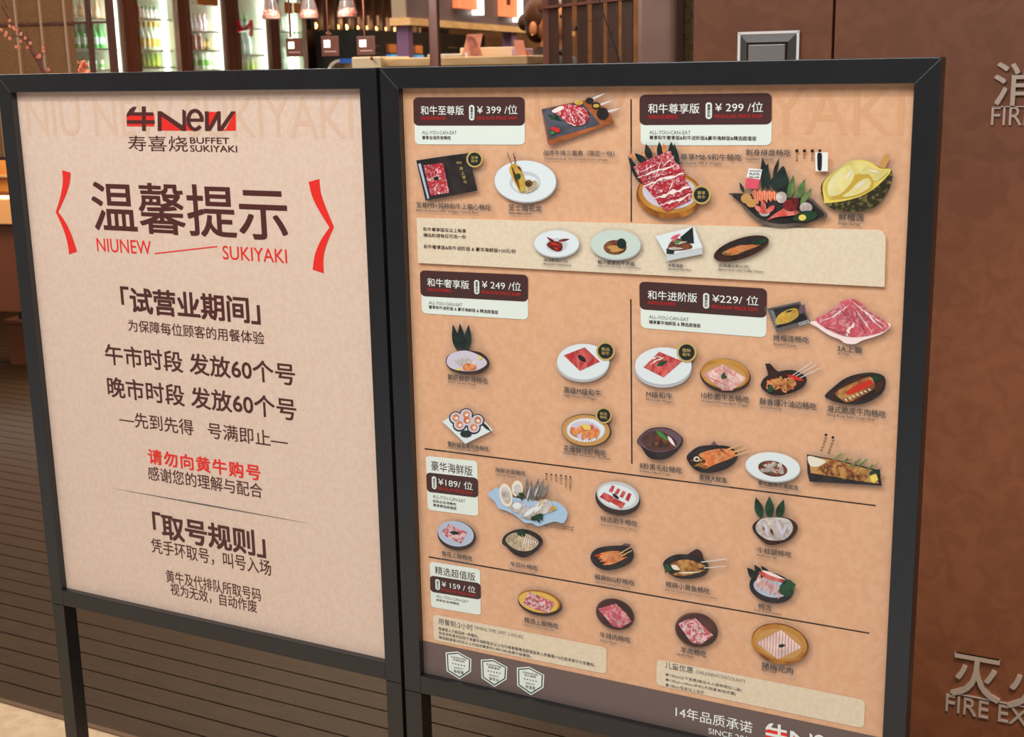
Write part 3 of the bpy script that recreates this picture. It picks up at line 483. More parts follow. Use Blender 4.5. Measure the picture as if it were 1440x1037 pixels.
cutout('cutout of drunken shrimp in a gold rimmed bowl', F_, [('bowl', 'rim', [('e', 1100, 790, 158, 103, 4)]), ('bowl_rim', 'tan', [('e', 1097, 790, 152, 98, 4)]), ('bowl_glaze', 'plate', [('q', [(1097+(128 if i % 2 else 114)*math.cos(i*math.pi/40), 788+(80 if i % 2 else 70)*math.sin(i*math.pi/40)) for i in range(80)])]), ('bowl_inside', 'lilac', [('e', 1092, 790, 98, 60, 6)]), ('shrimp', 'orange', [('f', 1005, 770, 1040, 835, 50), ('f', 1100, 765, 1015, 815, 46), ('f', 1120, 770, 1070, 855, 48), ('f', 1150, 780, 1115, 855, 48), ('f', 1160, 770, 1165, 845, 44)]), ('tomato', 'coral', [('e', 1132, 768, 18, 14)]), ('lemon', 'lemon', [('s', [1072, 750, 1120, 760, 1125, 785, 1090, 785, 1078, 768])])], [('花雕醉活虾畅吃', (957, 906), (1226, 934), 44), ('Huadiao Drunken Shrimp', (957, 938), (1255, 970), 15)], (1210, 695, 52, '自选', '畅吃'))
cutout('cutout of baked durian on a small black tray', G_, [('tray', 'grey', [('p', [733, 200, 905, 163, 960, 268, 783, 322])]), ('tray_inside', 'blackdish', [('p', [750, 206, 898, 175, 945, 258, 785, 302])]), ('tray_pattern', 'plate_well', [('l', 905+i*9, 290-i*3, 900+i*9, 272-i*3, 4) for i in range(6)]+[('l', 752+i*3, 214+i*9, 768+i*3, 211+i*9, 3) for i in range(9)]), ('food', 'yellow', [('s', [776, 265, 800, 228, 850, 203, 890, 202, 895, 240, 845, 272, 790, 282])]), ('flower', 'purple', [('f', 905, 230, 928, 175, 26), ('e', 915, 205, 16, 20)]), ('herbs', 'leaf', [('f', 830, 218, 868, 208, 10)])], [('烤榴莲畅吃', (765, 353), (952, 360), 34), ('Roasted Durian', (768, 385), (885, 391), 12)])
cutout('cutout of a heap of marbled beef on a footed plate', G_, [('plate', 'fat', [('s', [977, 265, 1000, 300, 1060, 340, 1110, 360, 1140, 380, 1190, 384, 1230, 365, 1320, 335, 1371, 295, 1330, 270])]), ('meat', 'pink', [('s', [985, 258, 1030, 232, 1080, 200, 1120, 162, 1180, 150, 1230, 178, 1260, 210, 1310, 240, 1365, 285, 1340, 318, 1240, 345, 1140, 345, 1040, 305])]), ('fat', 'fat', [('z', 1150, 342, 1178, 270, 24, 1), ('z', 1185, 165, 1335, 305, 10, 2), ('z', 1070, 245, 1150, 185, 10, 3), ('z', 1010, 270, 1120, 220, 7, 4), ('z', 1200, 210, 1280, 330, 8, 5), ('z', 1230, 205, 1350, 290, 6, 6)]), ('meat_fold', 'beefdark', [('z', 1178, 180, 1250, 340, 7, 7), ('z', 1040, 300, 1130, 330, 7, 8), ('z', 1100, 190, 1160, 260, 6, 9)])], [('3A上脑', (1097, 407), (1226, 415), 36), ('3A Chuck', (1098, 432), (1160, 438), 12)])
cutout('cutout of marbled beef on a white disc beside the divider', H_, [('plate_side', 'plate_side', [('e', 397, 372, 303, 200)]), ('plate', 'plate', [('e', 399, 340, 300, 198)]), ('meat', 'lean', [('p', [188, 355, 355, 188, 602, 290, 540, 345, 402, 464])]), ('fat', 'fat', [('z', 265, 325, 400, 240, 24, 1), ('z', 235, 290, 330, 235, 22, 2), ('z', 330, 235, 400, 260, 16, 3)]), ('leaf', 'leaf', [('f', 330, 335, 450, 285, 48)])], [('M级和牛', (218, 640), (498, 662), 68), ('M-Grade Wagyu', (218, 703), (497, 722), 26)], (648, 195, 106, '甄鲜', '和牛'))
cutout('cutout of crispy beef tongue in a gold dish', H_, [('dish', 'rim', [('e', 1060, 443, 272, 180, 8)]), ('dish_rim', 'golddish', [('e', 1058, 425, 262, 160, 8)]), ('dish_inside', 'tan', [('e', 1052, 445, 235, 128, 10)]), ('meat', 'pale_beef', [('p', [825, 430, 1040, 318, 1282, 470, 1190, 560, 1130, 602, 1030, 602])]), ('slice_edge', 'coral', [('f', 850, 445, 1100, 560, 8), ('f', 930, 380, 1190, 545, 8), ('f', 1000, 335, 1240, 500, 6)]), ('leaf', 'leaf', [('f', 1030, 485, 1050, 405, 44), ('e', 1060, 458, 18, 16)])], [('10秒脆牛舌畅吃', (805, 656), (1314, 692), 74), ('10-Second Crispy Beef Tongue', (805, 718), (1306, 762), 30)])
cutout('cutout of skewered fried chitterlings in a black pan', I_, [('pan', 'blackdish', [('s', [128, 340, 180, 258, 300, 212, 440, 203, 547, 268, 525, 350, 420, 408, 280, 437, 180, 405])]), ('pan_handle', 'browndish', [('p', [170, 140, 215, 140, 260, 190, 325, 245, 215, 300])]), ('pan_inside', 'browndish', [('s', [150, 342, 200, 275, 320, 232, 440, 222, 528, 275, 505, 340, 400, 392, 280, 418, 190, 388])]), ('skewers', 'steelwhite', [('l', 370, 285, 600, 130, 7), ('l', 430, 270, 640, 150, 7), ('l', 480, 280, 672, 180, 7)]), ('sauce', 'redsauce', [('f', 370, 250, 530, 300, 40)]), ('food', 'orange', [('b', 320, 330, 120, 62, 26, 30, 3)]), ('food_char', 'fried', [('b', 330, 325, 110, 60, 16, 22, 8)]), ('herbs', 'leaf', [('b', 205, 370, 35, 28, 10, 16, 5)])], [('酥香爆汁油边畅吃', (120, 488), (643, 535), 66), ('Juicy Chitterlings', (118, 540), (322, 564), 24)])
cutout('cutout of crispy beef with red sauce in a leaf shaped dish', I_, [('dish', 'blackdish', [('s', [718, 440, 790, 365, 900, 280, 1020, 238, 1160, 224, 1268, 262, 1270, 370, 1195, 455, 1050, 516, 900, 512, 780, 480])]), ('dish_inside', 'browndish', [('s', [760, 438, 860, 350, 1000, 268, 1150, 245, 1250, 290, 1245, 370, 1180, 430, 1040, 490, 900, 490, 800, 465])]), ('food', 'fried', [('s', [818, 420, 865, 375, 1000, 310, 1130, 262, 1176, 325, 1165, 375, 1050, 445, 930, 500, 870, 470])]), ('sauce', 'redsauce', [('s', [920, 400, 1000, 345, 1130, 290, 1160, 330, 1060, 385, 940, 430])]), ('slice_edge', 'cream', [('f', 900+i*36, 462-i*15, 930+i*36, 492-i*17, 12) for i in range(7)]), ('herbs', 'leaf', [('f', 1180, 320, 1200, 230, 30), ('f', 1180, 310, 1255, 260, 28), ('f', 1170, 290, 1160, 240, 20)])], [('港式脆皮牛肉畅吃', (738, 575), (1283, 588), 68), ('Hong Kong Style Crispy Beef', (738, 632), (1180, 642), 28)])
cutout('cutout of black tripe in a dark bowl', J_, [('bowl', 'blackdish', [('s', [120, 282, 150, 215, 240, 145, 350, 122, 480, 140, 600, 225, 600, 300, 545, 375, 460, 445, 350, 470, 240, 440, 170, 340])]), ('bowl_rim', 'purple', [('s', [130, 280, 170, 205, 260, 150, 350, 132, 480, 150, 592, 230, 560, 330, 460, 375, 330, 388, 200, 345])]), ('tripe', 'tripe', [('s', [155, 265, 215, 185, 330, 155, 440, 195, 545, 280, 500, 352, 380, 375, 260, 360])]), ('tripe_fold', 'brownfood', [('f', 355, 200, 315, 360, 46), ('f', 380, 240, 510, 330, 60)]), ('spring_onion', 'green', [('f', 320, 155, 465, 275, 44)]), ('root', 'fat', [('f', 445, 215, 530, 330, 34)])], [('8秒黑毛肚畅吃', (148, 533), (598, 580), 66), ('8-Second Black Tripe', (148, 592), (472, 630), 26)])
cutout('cutout of skewered squid in a handled black dish', J_, [('dish_handle', 'purple', [('p', [880, 340, 940, 268, 1000, 335, 960, 380])]), ('dish', 'blackdish', [('s', [648, 450, 700, 375, 800, 322, 960, 315, 1110, 330, 1190, 410, 1160, 500, 1060, 570, 940, 605, 820, 605, 720, 560])]), ('skewers', 'stick', [('l', 1060, 370, 1240, 298, 18), ('l', 1110, 400, 1285, 345, 18), ('l', 1120, 440, 1308, 378, 16)]), ('squid', 'orange', [('s', [775, 420, 850, 380, 1000, 350, 1120, 365, 1165, 400, 1140, 445, 960, 515, 850, 562, 800, 540, 850, 480])]), ('tentacles', 'fried', [('f', 850, 470, 680, 480, 34), ('f', 850, 500, 720, 540, 34), ('f', 880, 540, 780, 545, 30), ('f', 1000, 350, 1080, 410, 30)]), ('onion_ring', 'cream', [('e', 755, 460, 32, 26)]), ('ring_hole', 'blackdish', [('e', 757, 462, 19, 14)])], [('香辣大鱿鱼', (780, 648), (1078, 690), 62), ('Spicy Big Squid', (780, 690), (915, 708), 24)])
cutout('cutout of spicy seafood salad in a white plate beside the skewers', K_, [('plate', 'plate', [('e', 355, 355, 240, 126, 6)]), ('plate_well', 'brownfood', [('e', 355, 372, 130, 68, 10)]), ('salad', 'leaf_light', [('b', 350, 378, 105, 48, 18, 16, 4)]), ('seafood', 'seafood', [('b', 355, 365, 100, 46, 18, 26, 9)]), ('chilli', 'tomato', [('b', 355, 375, 105, 52, 9, 9, 2)])], [('泰式酸辣花螺鱿鱼', (224, 502), (581, 535), 44), ('Thai Hot and Sour Squid', (224, 532), (495, 565), 14)])
bul = [('t', '●', (810, 75), (836, 75), 24, 0, 2), ('t', '●', (872, 97), (898, 97), 24, 0, 2)]+[('t', ch, (x-10-i*9, y+i*26), (x+12-i*9, y+i*26+1), 22, .01, 2) for x, y, w in ((820, 105, '黑椒鸡肉串'), (884, 127, '照烧鸡腿串')) for i, ch in enumerate(w)]
kk = cutout('cutout of five chicken skewers in a long black tray', K_, [('tray', 'blackdish', [('p', [655, 245, 900, 290, 1290, 385, 1318, 522, 680, 486, 660, 410])]), ('tray_inside', 'tan', [('p', [668, 260, 900, 300, 1270, 395, 1285, 505, 690, 410])]), ('sauce_pool', 'cream', [('s', [665, 262, 760, 280, 825, 310, 790, 345, 690, 350])]), ('skewers', 'leaf_light', [('l', 850, 330, 990, 215, 18), ('l', 940, 345, 1050, 262, 18), ('l', 1020, 365, 1130, 286, 18), ('l', 1090, 370, 1186, 288, 18), ('l', 1150, 420, 1276, 302, 18)]), ('skewer_ends', 'stick', [('l', 960, 240, 992, 214, 15), ('l', 1020, 284, 1050, 262, 15), ('l', 1240, 336, 1276, 302, 15)]), ('chicken', 'fried', [('s', [745, 390, 800, 330, 920, 290, 900, 380, 830, 435]), ('s', [880, 420, 920, 340, 1000, 320, 1010, 380, 930, 440]), ('s', [945, 430, 1000, 370, 1100, 350, 1090, 400, 1000, 465]), ('s', [1050, 450, 1110, 395, 1190, 380, 1180, 450, 1120, 485])]), ('char', 'brownfood', [('b', 900, 385, 130, 45, 14, 16, 6), ('b', 1080, 430, 100, 35, 9, 15, 7)]), ('greens', 'leaf', [('b', 1258, 405, 42, 28, 9, 18, 3)]), ('lemon', 'lemon', [('p', [1212, 435, 1262, 418, 1284, 465, 1245, 502, 1215, 480])])])
put('caption', kk, 'dark', 3, bul, K_, YC)
sea = [('t', '●', (x-8, y), (x+8, y), 14, 0, 2) for x, y in ((1027, 213), (1067, 217), (1105, 222), (1145, 226), (1185, 231), (1222, 236))]+[('t', ch, (x-8, y+21+i*21), (x+8, y+21.5+i*21), 17, .01, 2) for x, y, w in ((1027, 213, '生蚝'), (1067, 217, '大虾'), (1105, 222, '鱿鱼'), (1145, 226, '白贝花'), (1185, 231, '扇贝鱼片'), (1222, 236, '巴沙鱼柳片')) for i, ch in enumerate(w)]
cutout('cutout of a seafood platter in a wavy pale blue dish', L_, [('dish', 'blue', [('s', [555, 380, 590, 345, 645, 325, 760, 400, 900, 420, 1000, 440, 1110, 438, 1197, 520, 1168, 608, 1100, 598, 1040, 612, 960, 636, 910, 612, 850, 606, 780, 550, 700, 510, 640, 490, 610, 440])]), ('shrimp', 'shrimp', [('f', 880, 445, 868, 235, 36), ('f', 905, 440, 905, 260, 30), ('f', 920, 440, 965, 245, 40), ('f', 955, 410, 1005, 255, 38), ('f', 985, 410, 1050, 290, 34)]), ('shrimp_shell', 'lilac', [('f', 865, 430, 900, 300, 12), ('f', 930, 400, 965, 300, 12)]), ('oyster', 'cream', [('e', 700, 385, 52, 95, -12), ('e', 792, 332, 46, 66)]), ('oyster_flesh', 'seafood', [('e', 700, 385, 36, 70, -12), ('e', 793, 340, 30, 42)]), ('squid', 'seafood', [('e', 795, 482, 62, 46), ('e', 900, 530, 92, 52), ('e', 1000, 480, 74, 58, -30)]), ('squid_rings', 'plate', [('e', 790, 470, 36, 26), ('f', 840, 560, 960, 470, 34), ('f', 930, 530, 1010, 420, 30)]), ('clams', 'yellow', [('f', 960, 480, 1010, 410, 14), ('f', 1040, 530, 1110, 480, 12), ('e', 1085, 490, 24, 16)]), ('parsley', 'leaf', [('b', 820, 396, 24, 28, 12, 13, 2), ('b', 955, 563, 42, 32, 14, 16, 3)])],
       [('海鲜拼盘畅吃', (612, 181), (859, 205), 40), ('Seafood Platter', (612, 216), (780, 236), 14)], None, YC, True, sea+[('t', '此菜品内容以实际出品为准', (1060, 622), (1245, 643), 14, .01, 2), ('t', '请以当日到店海鲜为准', (1010, 634), (1245, 664), 14, .01, 2)])
cutout('cutout of snowflake beef on a dark rimmed plate', L_, [('plate', 'rim', [('e', 300, 712, 156, 118, 12)]), ('plate_top', 'bluegrey', [('e', 294, 697, 147, 102, 12)]), ('meat', 'speckled', [('p', [168, 690, 238, 620, 386, 685, 336, 777, 250, 740])]), ('garnish', 'leaf_dark', [('e', 285, 690, 36, 14, 8)])], [('雪花上脑畅吃', (180, 858), (427, 895), 42), ('Snowflake Chuck Eye Roll', (182, 896), (402, 936), 13)])
cutout('cutout of shredded tripe in a dark handled bowl', L_, [('bowl', 'blackdish', [('s', [668, 770, 695, 705, 800, 660, 920, 678, 998, 750, 950, 835, 860, 888, 770, 865, 705, 805])]), ('noodles', 'noodle', [('s', [698, 735, 760, 690, 860, 695, 940, 735, 965, 775, 900, 832, 800, 832, 720, 785])]), ('shreds', 'fat', [('f', 860+i*14, 710+i*8, 830+i*24, 830-i*8, 8) for i in range(6)]), ('herbs', 'leaf', [('b', 825, 692, 36, 26, 12, 16, 4)])], [('牛百叶畅吃', (735, 942), (957, 975), 40), ('Beef Omasum Tripe', (733, 982), (938, 1018), 14)])
cutout('cutout of fatty beef slices on a pale plate', M_, [('plate', 'rim', [('e', 320, 228, 174, 126, 12)]), ('plate_top', 'plate_well', [('e', 322, 205, 165, 106, 12)]), ('plate_well', 'plate', [('e', 315, 208, 146, 86, 12)]), ('meat', 'lean', [('p', [180, 215, 215, 178, 290, 215, 255, 258]), ('p', [250, 170, 275, 124, 298, 132, 278, 182]), ('p', [292, 190, 318, 148, 342, 156, 320, 196]), ('p', [334, 212, 358, 165, 384, 176, 360, 222]), ('p', [376, 235, 402, 182, 426, 192, 402, 250]), ('p', [262, 250, 290, 222, 380, 262, 350, 305])]), ('leaf', 'leaf_dark', [('e', 305, 210, 30, 12, 40)])], [('特选肥牛畅吃', (188, 384), (471, 415), 44), ('Selected Fatty Beef Slices', (188, 424), (462, 466), 15)])
cutout('cutout of peppery big prawns in a black pan', M_, [('pan_handle', 'purple', [('p', [325, 605, 372, 570, 420, 575, 412, 615])]), ('pan', 'blackdish', [('s', [110, 678, 150, 615, 260, 590, 400, 592, 442, 640, 425, 710, 350, 755, 240, 777, 150, 745])]), ('prawns', 'orange', [('f', 150, 670, 340, 630, 36), ('f', 165, 690, 370, 640, 36), ('f', 180, 710, 390, 655, 36), ('f', 205, 735, 395, 675, 34)]), ('skewers', 'stick', [('l', 330, 650, 420, 600, 7), ('l', 350, 665, 430, 625, 7)]), ('prawn_tail', 'redsauce', [('f', 140, 668, 200, 655, 18)])], [('椒麻BIG虾畅吃', (143, 830), (448, 870), 44), ('Spicy and Numbing BIG Shrimp', (143, 866), (412, 912), 14)])
cutout('cutout of skewered yellow croakers in a black pan', M_, [('pan_handle', 'browndish', [('s', [860, 665, 895, 630, 930, 615, 965, 640, 970, 700])]), ('pan', 'blackdish', [('s', [668, 740, 700, 685, 780, 655, 900, 662, 990, 700, 1018, 760, 975, 822, 850, 845, 740, 820])]), ('skewers', 'steelwhite', [('l', 960, 715, 1155, 690, 8), ('l', 980, 760, 1150, 745, 7)]), ('fish', 'fried', [('f', 720, 735, 1000, 745, 90), ('f', 740, 810, 1000, 775, 44)]), ('belly', 'cream', [('f', 730, 740, 800, 775, 36), ('f', 780, 800, 960, 790, 12)]), ('herbs', 'leaf', [('b', 708, 765, 28, 32, 9, 16, 8)])], [('椒麻小黄鱼畅吃', (688, 880), (1028, 940), 46), ('Sichuan Style Crispy Yellow Croaker', (684, 920), (1080, 1000), 15)])
cutout('cutout of bullfrog legs in a bowl with three leaves', N_, [('leaves', 'leaf', [('f', 190, 185, 158, 72, 46), ('f', 230, 182, 230, 66, 48), ('f', 272, 185, 304, 84, 44)]), ('bowl', 'browndish', [('s', [140, 230, 180, 186, 260, 176, 340, 186, 377, 230, 335, 295, 235, 322, 178, 288])]), ('food', 'seafood', [('s', [158, 225, 190, 185, 260, 178, 330, 190, 352, 240, 310, 292, 230, 296, 175, 265])]), ('food_fold', 'lilac', [('f', 200, 200, 225, 280, 22), ('f', 265, 190, 300, 280, 22), ('f', 320, 210, 290, 285, 16)]), ('shadow_gap', 'brownfood', [('f', 235, 235, 250, 275, 14), ('f', 195, 225, 205, 250, 10)])], [('牛蛙腿畅吃', (165, 350), (344, 368), 32), ('Bullfrog Legs', (166, 377), (270, 388), 12)])
cutout('cutout of duck tongues in a dark bowl with greens', N_, [('leaves', 'leaf_dark', [('f', 175, 510, 112, 438, 42), ('f', 195, 490, 150, 424, 34), ('f', 230, 480, 185, 430, 26)]), ('bowl', 'blackdish', [('e', 240, 545, 117, 78, 14)]), ('ice', 'bluegrey', [('e', 235, 545, 90, 48, 14)]), ('tongues', 'pale_beef', [('f', 180+i*22, 470+i*12, 165+i*22, 560+i*9, 22) for i in range(6)]), ('tongue_root', 'coral', [('f', 172, 462, 310, 515, 34)]), ('tongue_tip', 'fat', [('f', 185, 452, 318, 505, 16)]), ('greens', 'leaf', [('b', 318, 552, 36, 40, 16, 20, 4)])], [('鸭舌', (172, 641), (241, 650), 32), ('Fresh Duck Tongues', (150, 662), (292, 684), 12)])
cutout('cutout of pork collar slices in a gold dish', N_, [('dish', 'goldrim', [('e', 285, 836, 152, 104, 14)]), ('dish_rim', 'golddish', [('e', 285, 832, 142, 94, 14)]), ('dish_inside', 'tan', [('e', 282, 838, 122, 76, 14)]), ('meat', 'pork', [('p', [163, 832, 290, 764, 398, 856, 275, 918])]), ('leaf', 'leaf', [('f', 275, 850, 315, 843, 18)])], [('猪梅花肉', (189, 946), (353, 982), 36), ('Pork Collar', (189, 968), (268, 988), 13)])
cutout('cutout of selected chuck roll in a yellow dish', O_, [('dish', 'rim', [('e', 432, 265, 172, 96, 12)]), ('dish_rim', 'goldrim', [('e', 428, 252, 166, 84, 12)]), ('dish_inside', 'yellowdish', [('e', 422, 258, 156, 78, 12)]), ('meat', 'speckled', [('p', [298, 270, 350, 178, 548, 262, 500, 342, 400, 315])])], [('精选上脑畅吃', (312, 395), (573, 440), 44), ('Selected Chuck Eye Roll', (312, 434), (545, 476), 14)])
cutout('cutout of steak slices in a brown dish', O_, [('dish', 'clay', [('e', 1008, 350, 152, 116, 22)]), ('dish_shade', 'rim', [('e', 1012, 356, 146, 108, 22)]), ('dish_inside', 'clay_dark', [('e', 1010, 346, 140, 104, 22)]), ('meat', 'pink', [('p', [878, 310, 1015, 268, 1090, 340, 1138, 406, 1050, 458, 990, 440, 930, 370])])], [('牛排肉畅吃', (893, 508), (1127, 549), 44), ('Steak Slices', (893, 548), (1022, 576), 14)])
cutout('cutout of lamb slices in a brown dish', P_, [('dish', 'clay', [('e', 317, 185, 122, 97, 14)]), ('dish_shade', 'rim', [('e', 320, 189, 117, 91, 14)]), ('dish_inside', 'clay_dark', [('e', 320, 182, 112, 86, 14)]), ('meat', 'speckled', [('p', [213, 152, 260, 128, 312, 120, 412, 216, 340, 268, 288, 255])])], [('羊肉畅吃', (229, 292), (373, 326), 36), ('Lamb Meat', (208, 318), (302, 340), 13)])

# ------------------------------------------------------------------ room shell
Dv = Vector((-.231, .973, 0)); Ev = Vector((.973, .231, 0)); Zv = Vector((0, 0, 1))   # the restaurant's own two axes
def obox(mb, O, U, V, u0, u1, v0, v1, z0, z1):
    return mb.add([Vector((O.x, O.y, 0))+U*u+V*v+Zv*z for u in (u0, u1) for v in (v0, v1) for z in (z0, z1)],
                  [(0, 1, 3, 2), (4, 6, 7, 5), (0, 4, 5, 1), (2, 3, 7, 6), (0, 2, 6, 4), (1, 5, 7, 3)])
def struct(o): o['kind'] = 'structure'; return o
tile = mat('beige_stone_floor', (190, 164, 131), .5, rgb2=(203, 178, 146), scale=30, var=.5, bump=.15)
deckm = mat('brown_composite_decking', (47, 31, 16), .5, rgb2=(58, 39, 21), scale=14, var=1, stretch=(1, 6, 1), bump=.35, spec=.3)
dark = mat('near_black_paint', (18, 15, 14), .6)
wallm = mat('brown_leather_texture_wall', (111, 64, 38), .5, rgb2=(102, 57, 32), scale=26, var=1.0, bump=.2)
darkwood = mat('dark_walnut', (58, 32, 22), .45, rgb2=(44, 24, 17), scale=24, stretch=(1, 1, .15))
redwood = mat('reddish_brown_wood', (104, 62, 48), .45, rgb2=(88, 50, 38), scale=30, stretch=(1, 1, .2))
tanwood = mat('pale_oak', (206, 172, 124), .45, rgb2=(190, 152, 104), scale=40, stretch=(.2, .2, 1))
copper = mat('copper_rod', (126, 76, 58), .35, metal=.7); chrome = mat('chrome', (226, 224, 220), .25, metal=.8)
YE0 = .412
struct(MB().box(-5, 4.5, -7, -1.0, -.05, 0).build('floor_mall', mat('pale_grey_mall_tile', (212, 216, 222), .3, rgb2=(204, 208, 214), scale=4)))
fl = MB().box(-5, 4.5, -1.0, YE0-.012, -.05, 0).build('floor', tile); struct(fl)
dk = MB(); y = YE0+.002
while y < 11.2:
    dk.box(-7.5, 4.5, y, y+.0575, -.02, 0); y += .0618
struct(dk.build('floor_deck', deckm, bevel=0))
struct(MB().box(-7.5, 4.5, YE0, 11.3, -.06, -.021).build('floor_subfloor', dark))
struct(MB().box(-5, 4.5, YE0-.012, YE0, -.05, .003).build('trim_1', mat('bronze_edge_strip', (112, 88, 68), .4, metal=.3)))
YW = 1.0; xw = onY(975, 50, YW).x; xs = onY(1172, 40, YW).x
wb = MB().box(xw, xs-.0022, YW, YW+.03, .0, 3.4).box(xs+.0022, 4.0, YW, YW+.03, .0, 3.4)
wr = struct(wb.build('wall_right', wallm, bevel=.0012)); struct(MB().box(xw+.01, 4.0, YW+.03, YW+.30, 0, 3.4).build('wall_right_core', dark))
struct(MB().box(-7.5, 4.0, 11.3, 11.5, 0, 3.4).build('wall_back', mat('warm_brown_plaster', (120, 82, 52), .7, rgb2=(104, 68, 42), scale=6)))
struct(MB().box(-7.7, -7.5, -1, 11.5, 0, 3.4).build('wall_left', MATS['warm_brown_plaster']))
struct(MB().box(-7.7, 4.0, 1.0, 11.5, 3.4, 3.5).build('ceiling', mat('dark_ceiling', (40, 32, 28), .8)))
struct(MB().box(-7.7, 5.5, -7.2, -7, 0, 3.6).build('wall_front', mat('opposite_shopfront_plaster', (150, 128, 108), .7, rgb2=(130, 108, 90), scale=3)))
# column and woven strip between wall and screen
cx0, cx1 = onY(893, 50, 1.03).x, onY(947, 50, 1.03).x
struct(MB().box(cx0, cx1, 1.03, 1.03+.07, 0, 3.4).build('column', mat('dusty_pink_column', (128, 98, 86), .4, rgb2=(120, 90, 79), scale=8), bevel=.02, seg=5))
mesh_m = mat('woven_gold_mesh', (28, 18, 12), .4, rgb2=(108, 80, 48), scale=190, kind='voronoi', lo=.0, hi=.16, stretch=(2.0, 2.0, 1))
struct(MB().box(cx1-.03, xw+.02, 1.10, 1.13, 0, 3.4).build('trim_2', mesh_m))
# hydrant lettering and the square pull plate
silver = mat('brushed_silver_letters', (196, 178, 164), .4, metal=.55)
def raised(root, name, body, l, r, h, depth, bold=0, Y=YW):
    a = Art(Y-depth); a.text(body, l, r, h, bold, 4); vs, fs = a.v, a.f; n = len(vs); mb = MB()
    mb.v = [Vector(v) for v in vs]+[v+Vector((0, depth-.0003, 0)) for v in vs]
    cnt = {}
    for f in fs:
        for i in range(len(f)):
            e = (f[i], f[(i+1) % len(f)]); cnt[tuple(sorted(e))] = cnt.get(tuple(sorted(e)), []) + [e]
    mb.f = list(fs)+[tuple(i+n for i in reversed(f)) for f in fs]+[(b, a_, a_+n, b+n) for k, v in cnt.items() if len(v) == 1 for a_, b in v]
    return mb.build(name, silver, root)
def chars(root, body, l, r, h, gap=.12, bold=.012):
    n = len(body)
    for i, ch in enumerate(body):
        t0, t1 = (i+gap/2)/n, (i+1-gap/2)/n
        raised(root, 'character', ch, (l[0]+(r[0]-l[0])*t0, l[1]+(r[1]-l[1])*t0), (l[0]+(r[0]-l[0])*t1, l[1]+(r[1]-l[1])*t1), h, .006, bold)
t = thing('wall_lettering', 'raised silver fire hydrant lettering high on the brown wall', 'lettering', (onY(1440, 150, YW).x, YW, onY(1440, 150, YW).z))
chars(t, '消火栓', (1393, 118), (1620, 116), 62); raised(t, 'latin_lettering', 'FIRE HYDRANT', (1394, 163), (1640, 163), 27, .004)
b_ = MB(); p0, p1 = onY(1396, 150.0, YW), onY(1640, 150.5, YW); b_.box(p0.x, p1.x, YW-.004, YW-.0003, p0.z-.0009, p0.z+.0009).build('joining_bar', silver, t)
t = thing('wall_lettering', 'raised silver fire extinguisher lettering low on the brown wall', 'lettering', (onY(1400, 960, YW).x, YW, onY(1400, 960, YW).z))
chars(t, '灭火器', (1333, 946), (1572, 998), 61); raised(t, 'latin_lettering', 'FIRE EXTINGUISHER', (1330, 987), (1660, 1055), 25, .004)
p0 = onY(1336, 973.5, YW); p1 = onY(1600, 1030, YW); MB().box(p0.x, p1.x, YW-.004, YW-.0003, p0.z-.0009, p0.z+.0009).build('joining_bar', silver, t)
a, b = onY(1040, 46, YW), onY(1125, 44, YW); w_ = b.x-a.x; zc = a.z
t = thing('pull_plate', 'square chrome recessed pull plate on the brown wall', 'pull plate', ((a.x+b.x)/2, YW, zc-w_/2))
x0, x1, z1, z0 = a.x, b.x, zc, zc-w_*.95; e = w_*.16
MB().add([(x0, YW-.004, z0), (x1, YW-.004, z0), (x1, YW-.004, z1), (x0, YW-.004, z1), (x0+e, YW-.012, z0+e), (x1-e, YW-.012, z0+e), (x1-e, YW-.012, z1-e), (x0+e, YW-.012, z1-e), (x0, YW, z0), (x1, YW, z0), (x1, YW, z1), (x0, YW, z1)],
         [(0, 1, 5, 4), (1, 2, 6, 5), (2, 3, 7, 6), (3, 0, 4, 7), (8, 9, 1, 0), (9, 10, 2, 1), (10, 11, 3, 2), (11, 8, 0, 3), (4, 5, 6, 7)]).build('bevelled_frame', mat('dark_polished_chrome', (112, 110, 108), .2, metal=1), t, bevel=.0012)
rm = MB()
for q in ((x0, x1, z1-.004, z1), (x0, x1, z0, z0+.004), (x0, x0+.004, z0, z1), (x1-.004, x1, z0, z1)): rm.box(q[0], q[1], YW-.007, YW-.0045, q[2], q[3])
rm.build('bright_rim', mat('bright_chrome_rim', (232, 230, 226), .35, metal=.2), t, bevel=.001)
MB().box(x0+e*1.25, x1-e*1.25, YW-.016, YW-.0125, z0+e*1.25, z1-e*1.25).build('push_plate', mat('satin_steel', (150, 148, 146), .2, metal=.45), t, bevel=.001)
# ------------------------------------------------------------------ slatted screen, branch
SA = onY(893, 50, 1.3); Sd = Vector((-.864, .705, 0)).normalized(); Sn = Vector((.705, .864, 0)).normalized()
def su(px): return (onP(px, 50, SA, Sn)-SA).dot(Sd)
t = thing('slatted_screen', 'dark wooden slatted screen between the pink column and the woman', 'screen', (SA.x+Sd.x*.26, SA.y+Sd.y*.26, 0))
g = [(763, 771), (771.5, 784.5), (790, 803), (811, 825), (832, 847), (853.5, 868), (874, 889)]
for i, (p, q) in enumerate(g):
    obox(MB(), SA, Sd, Sn, su(q), su(p), 0 if i else 0, .02 if not i else .003, .1, 2.6).build('slat' if i else 'post', darkwood if i else redwood, t, bevel=.001)
for z in (onP(775, 10, SA, Sn).z, .16, 2.56): obox(MB(), SA, Sd, Sn, 0, su(765), -.012, 0, z-.003, z+.003).build('cross_bar', redwood, t)
def curve_tube(name, parent, m, pts, r0, r1, n=6):
    k = len(pts); return MB().tube(pts, [r0+(r1-r0)*i/(k-1) for i in range(k)], n).build(name, m, parent, smooth=True)
twig = mat('black_twig', (30, 20, 18), .7); Yb = 1.16
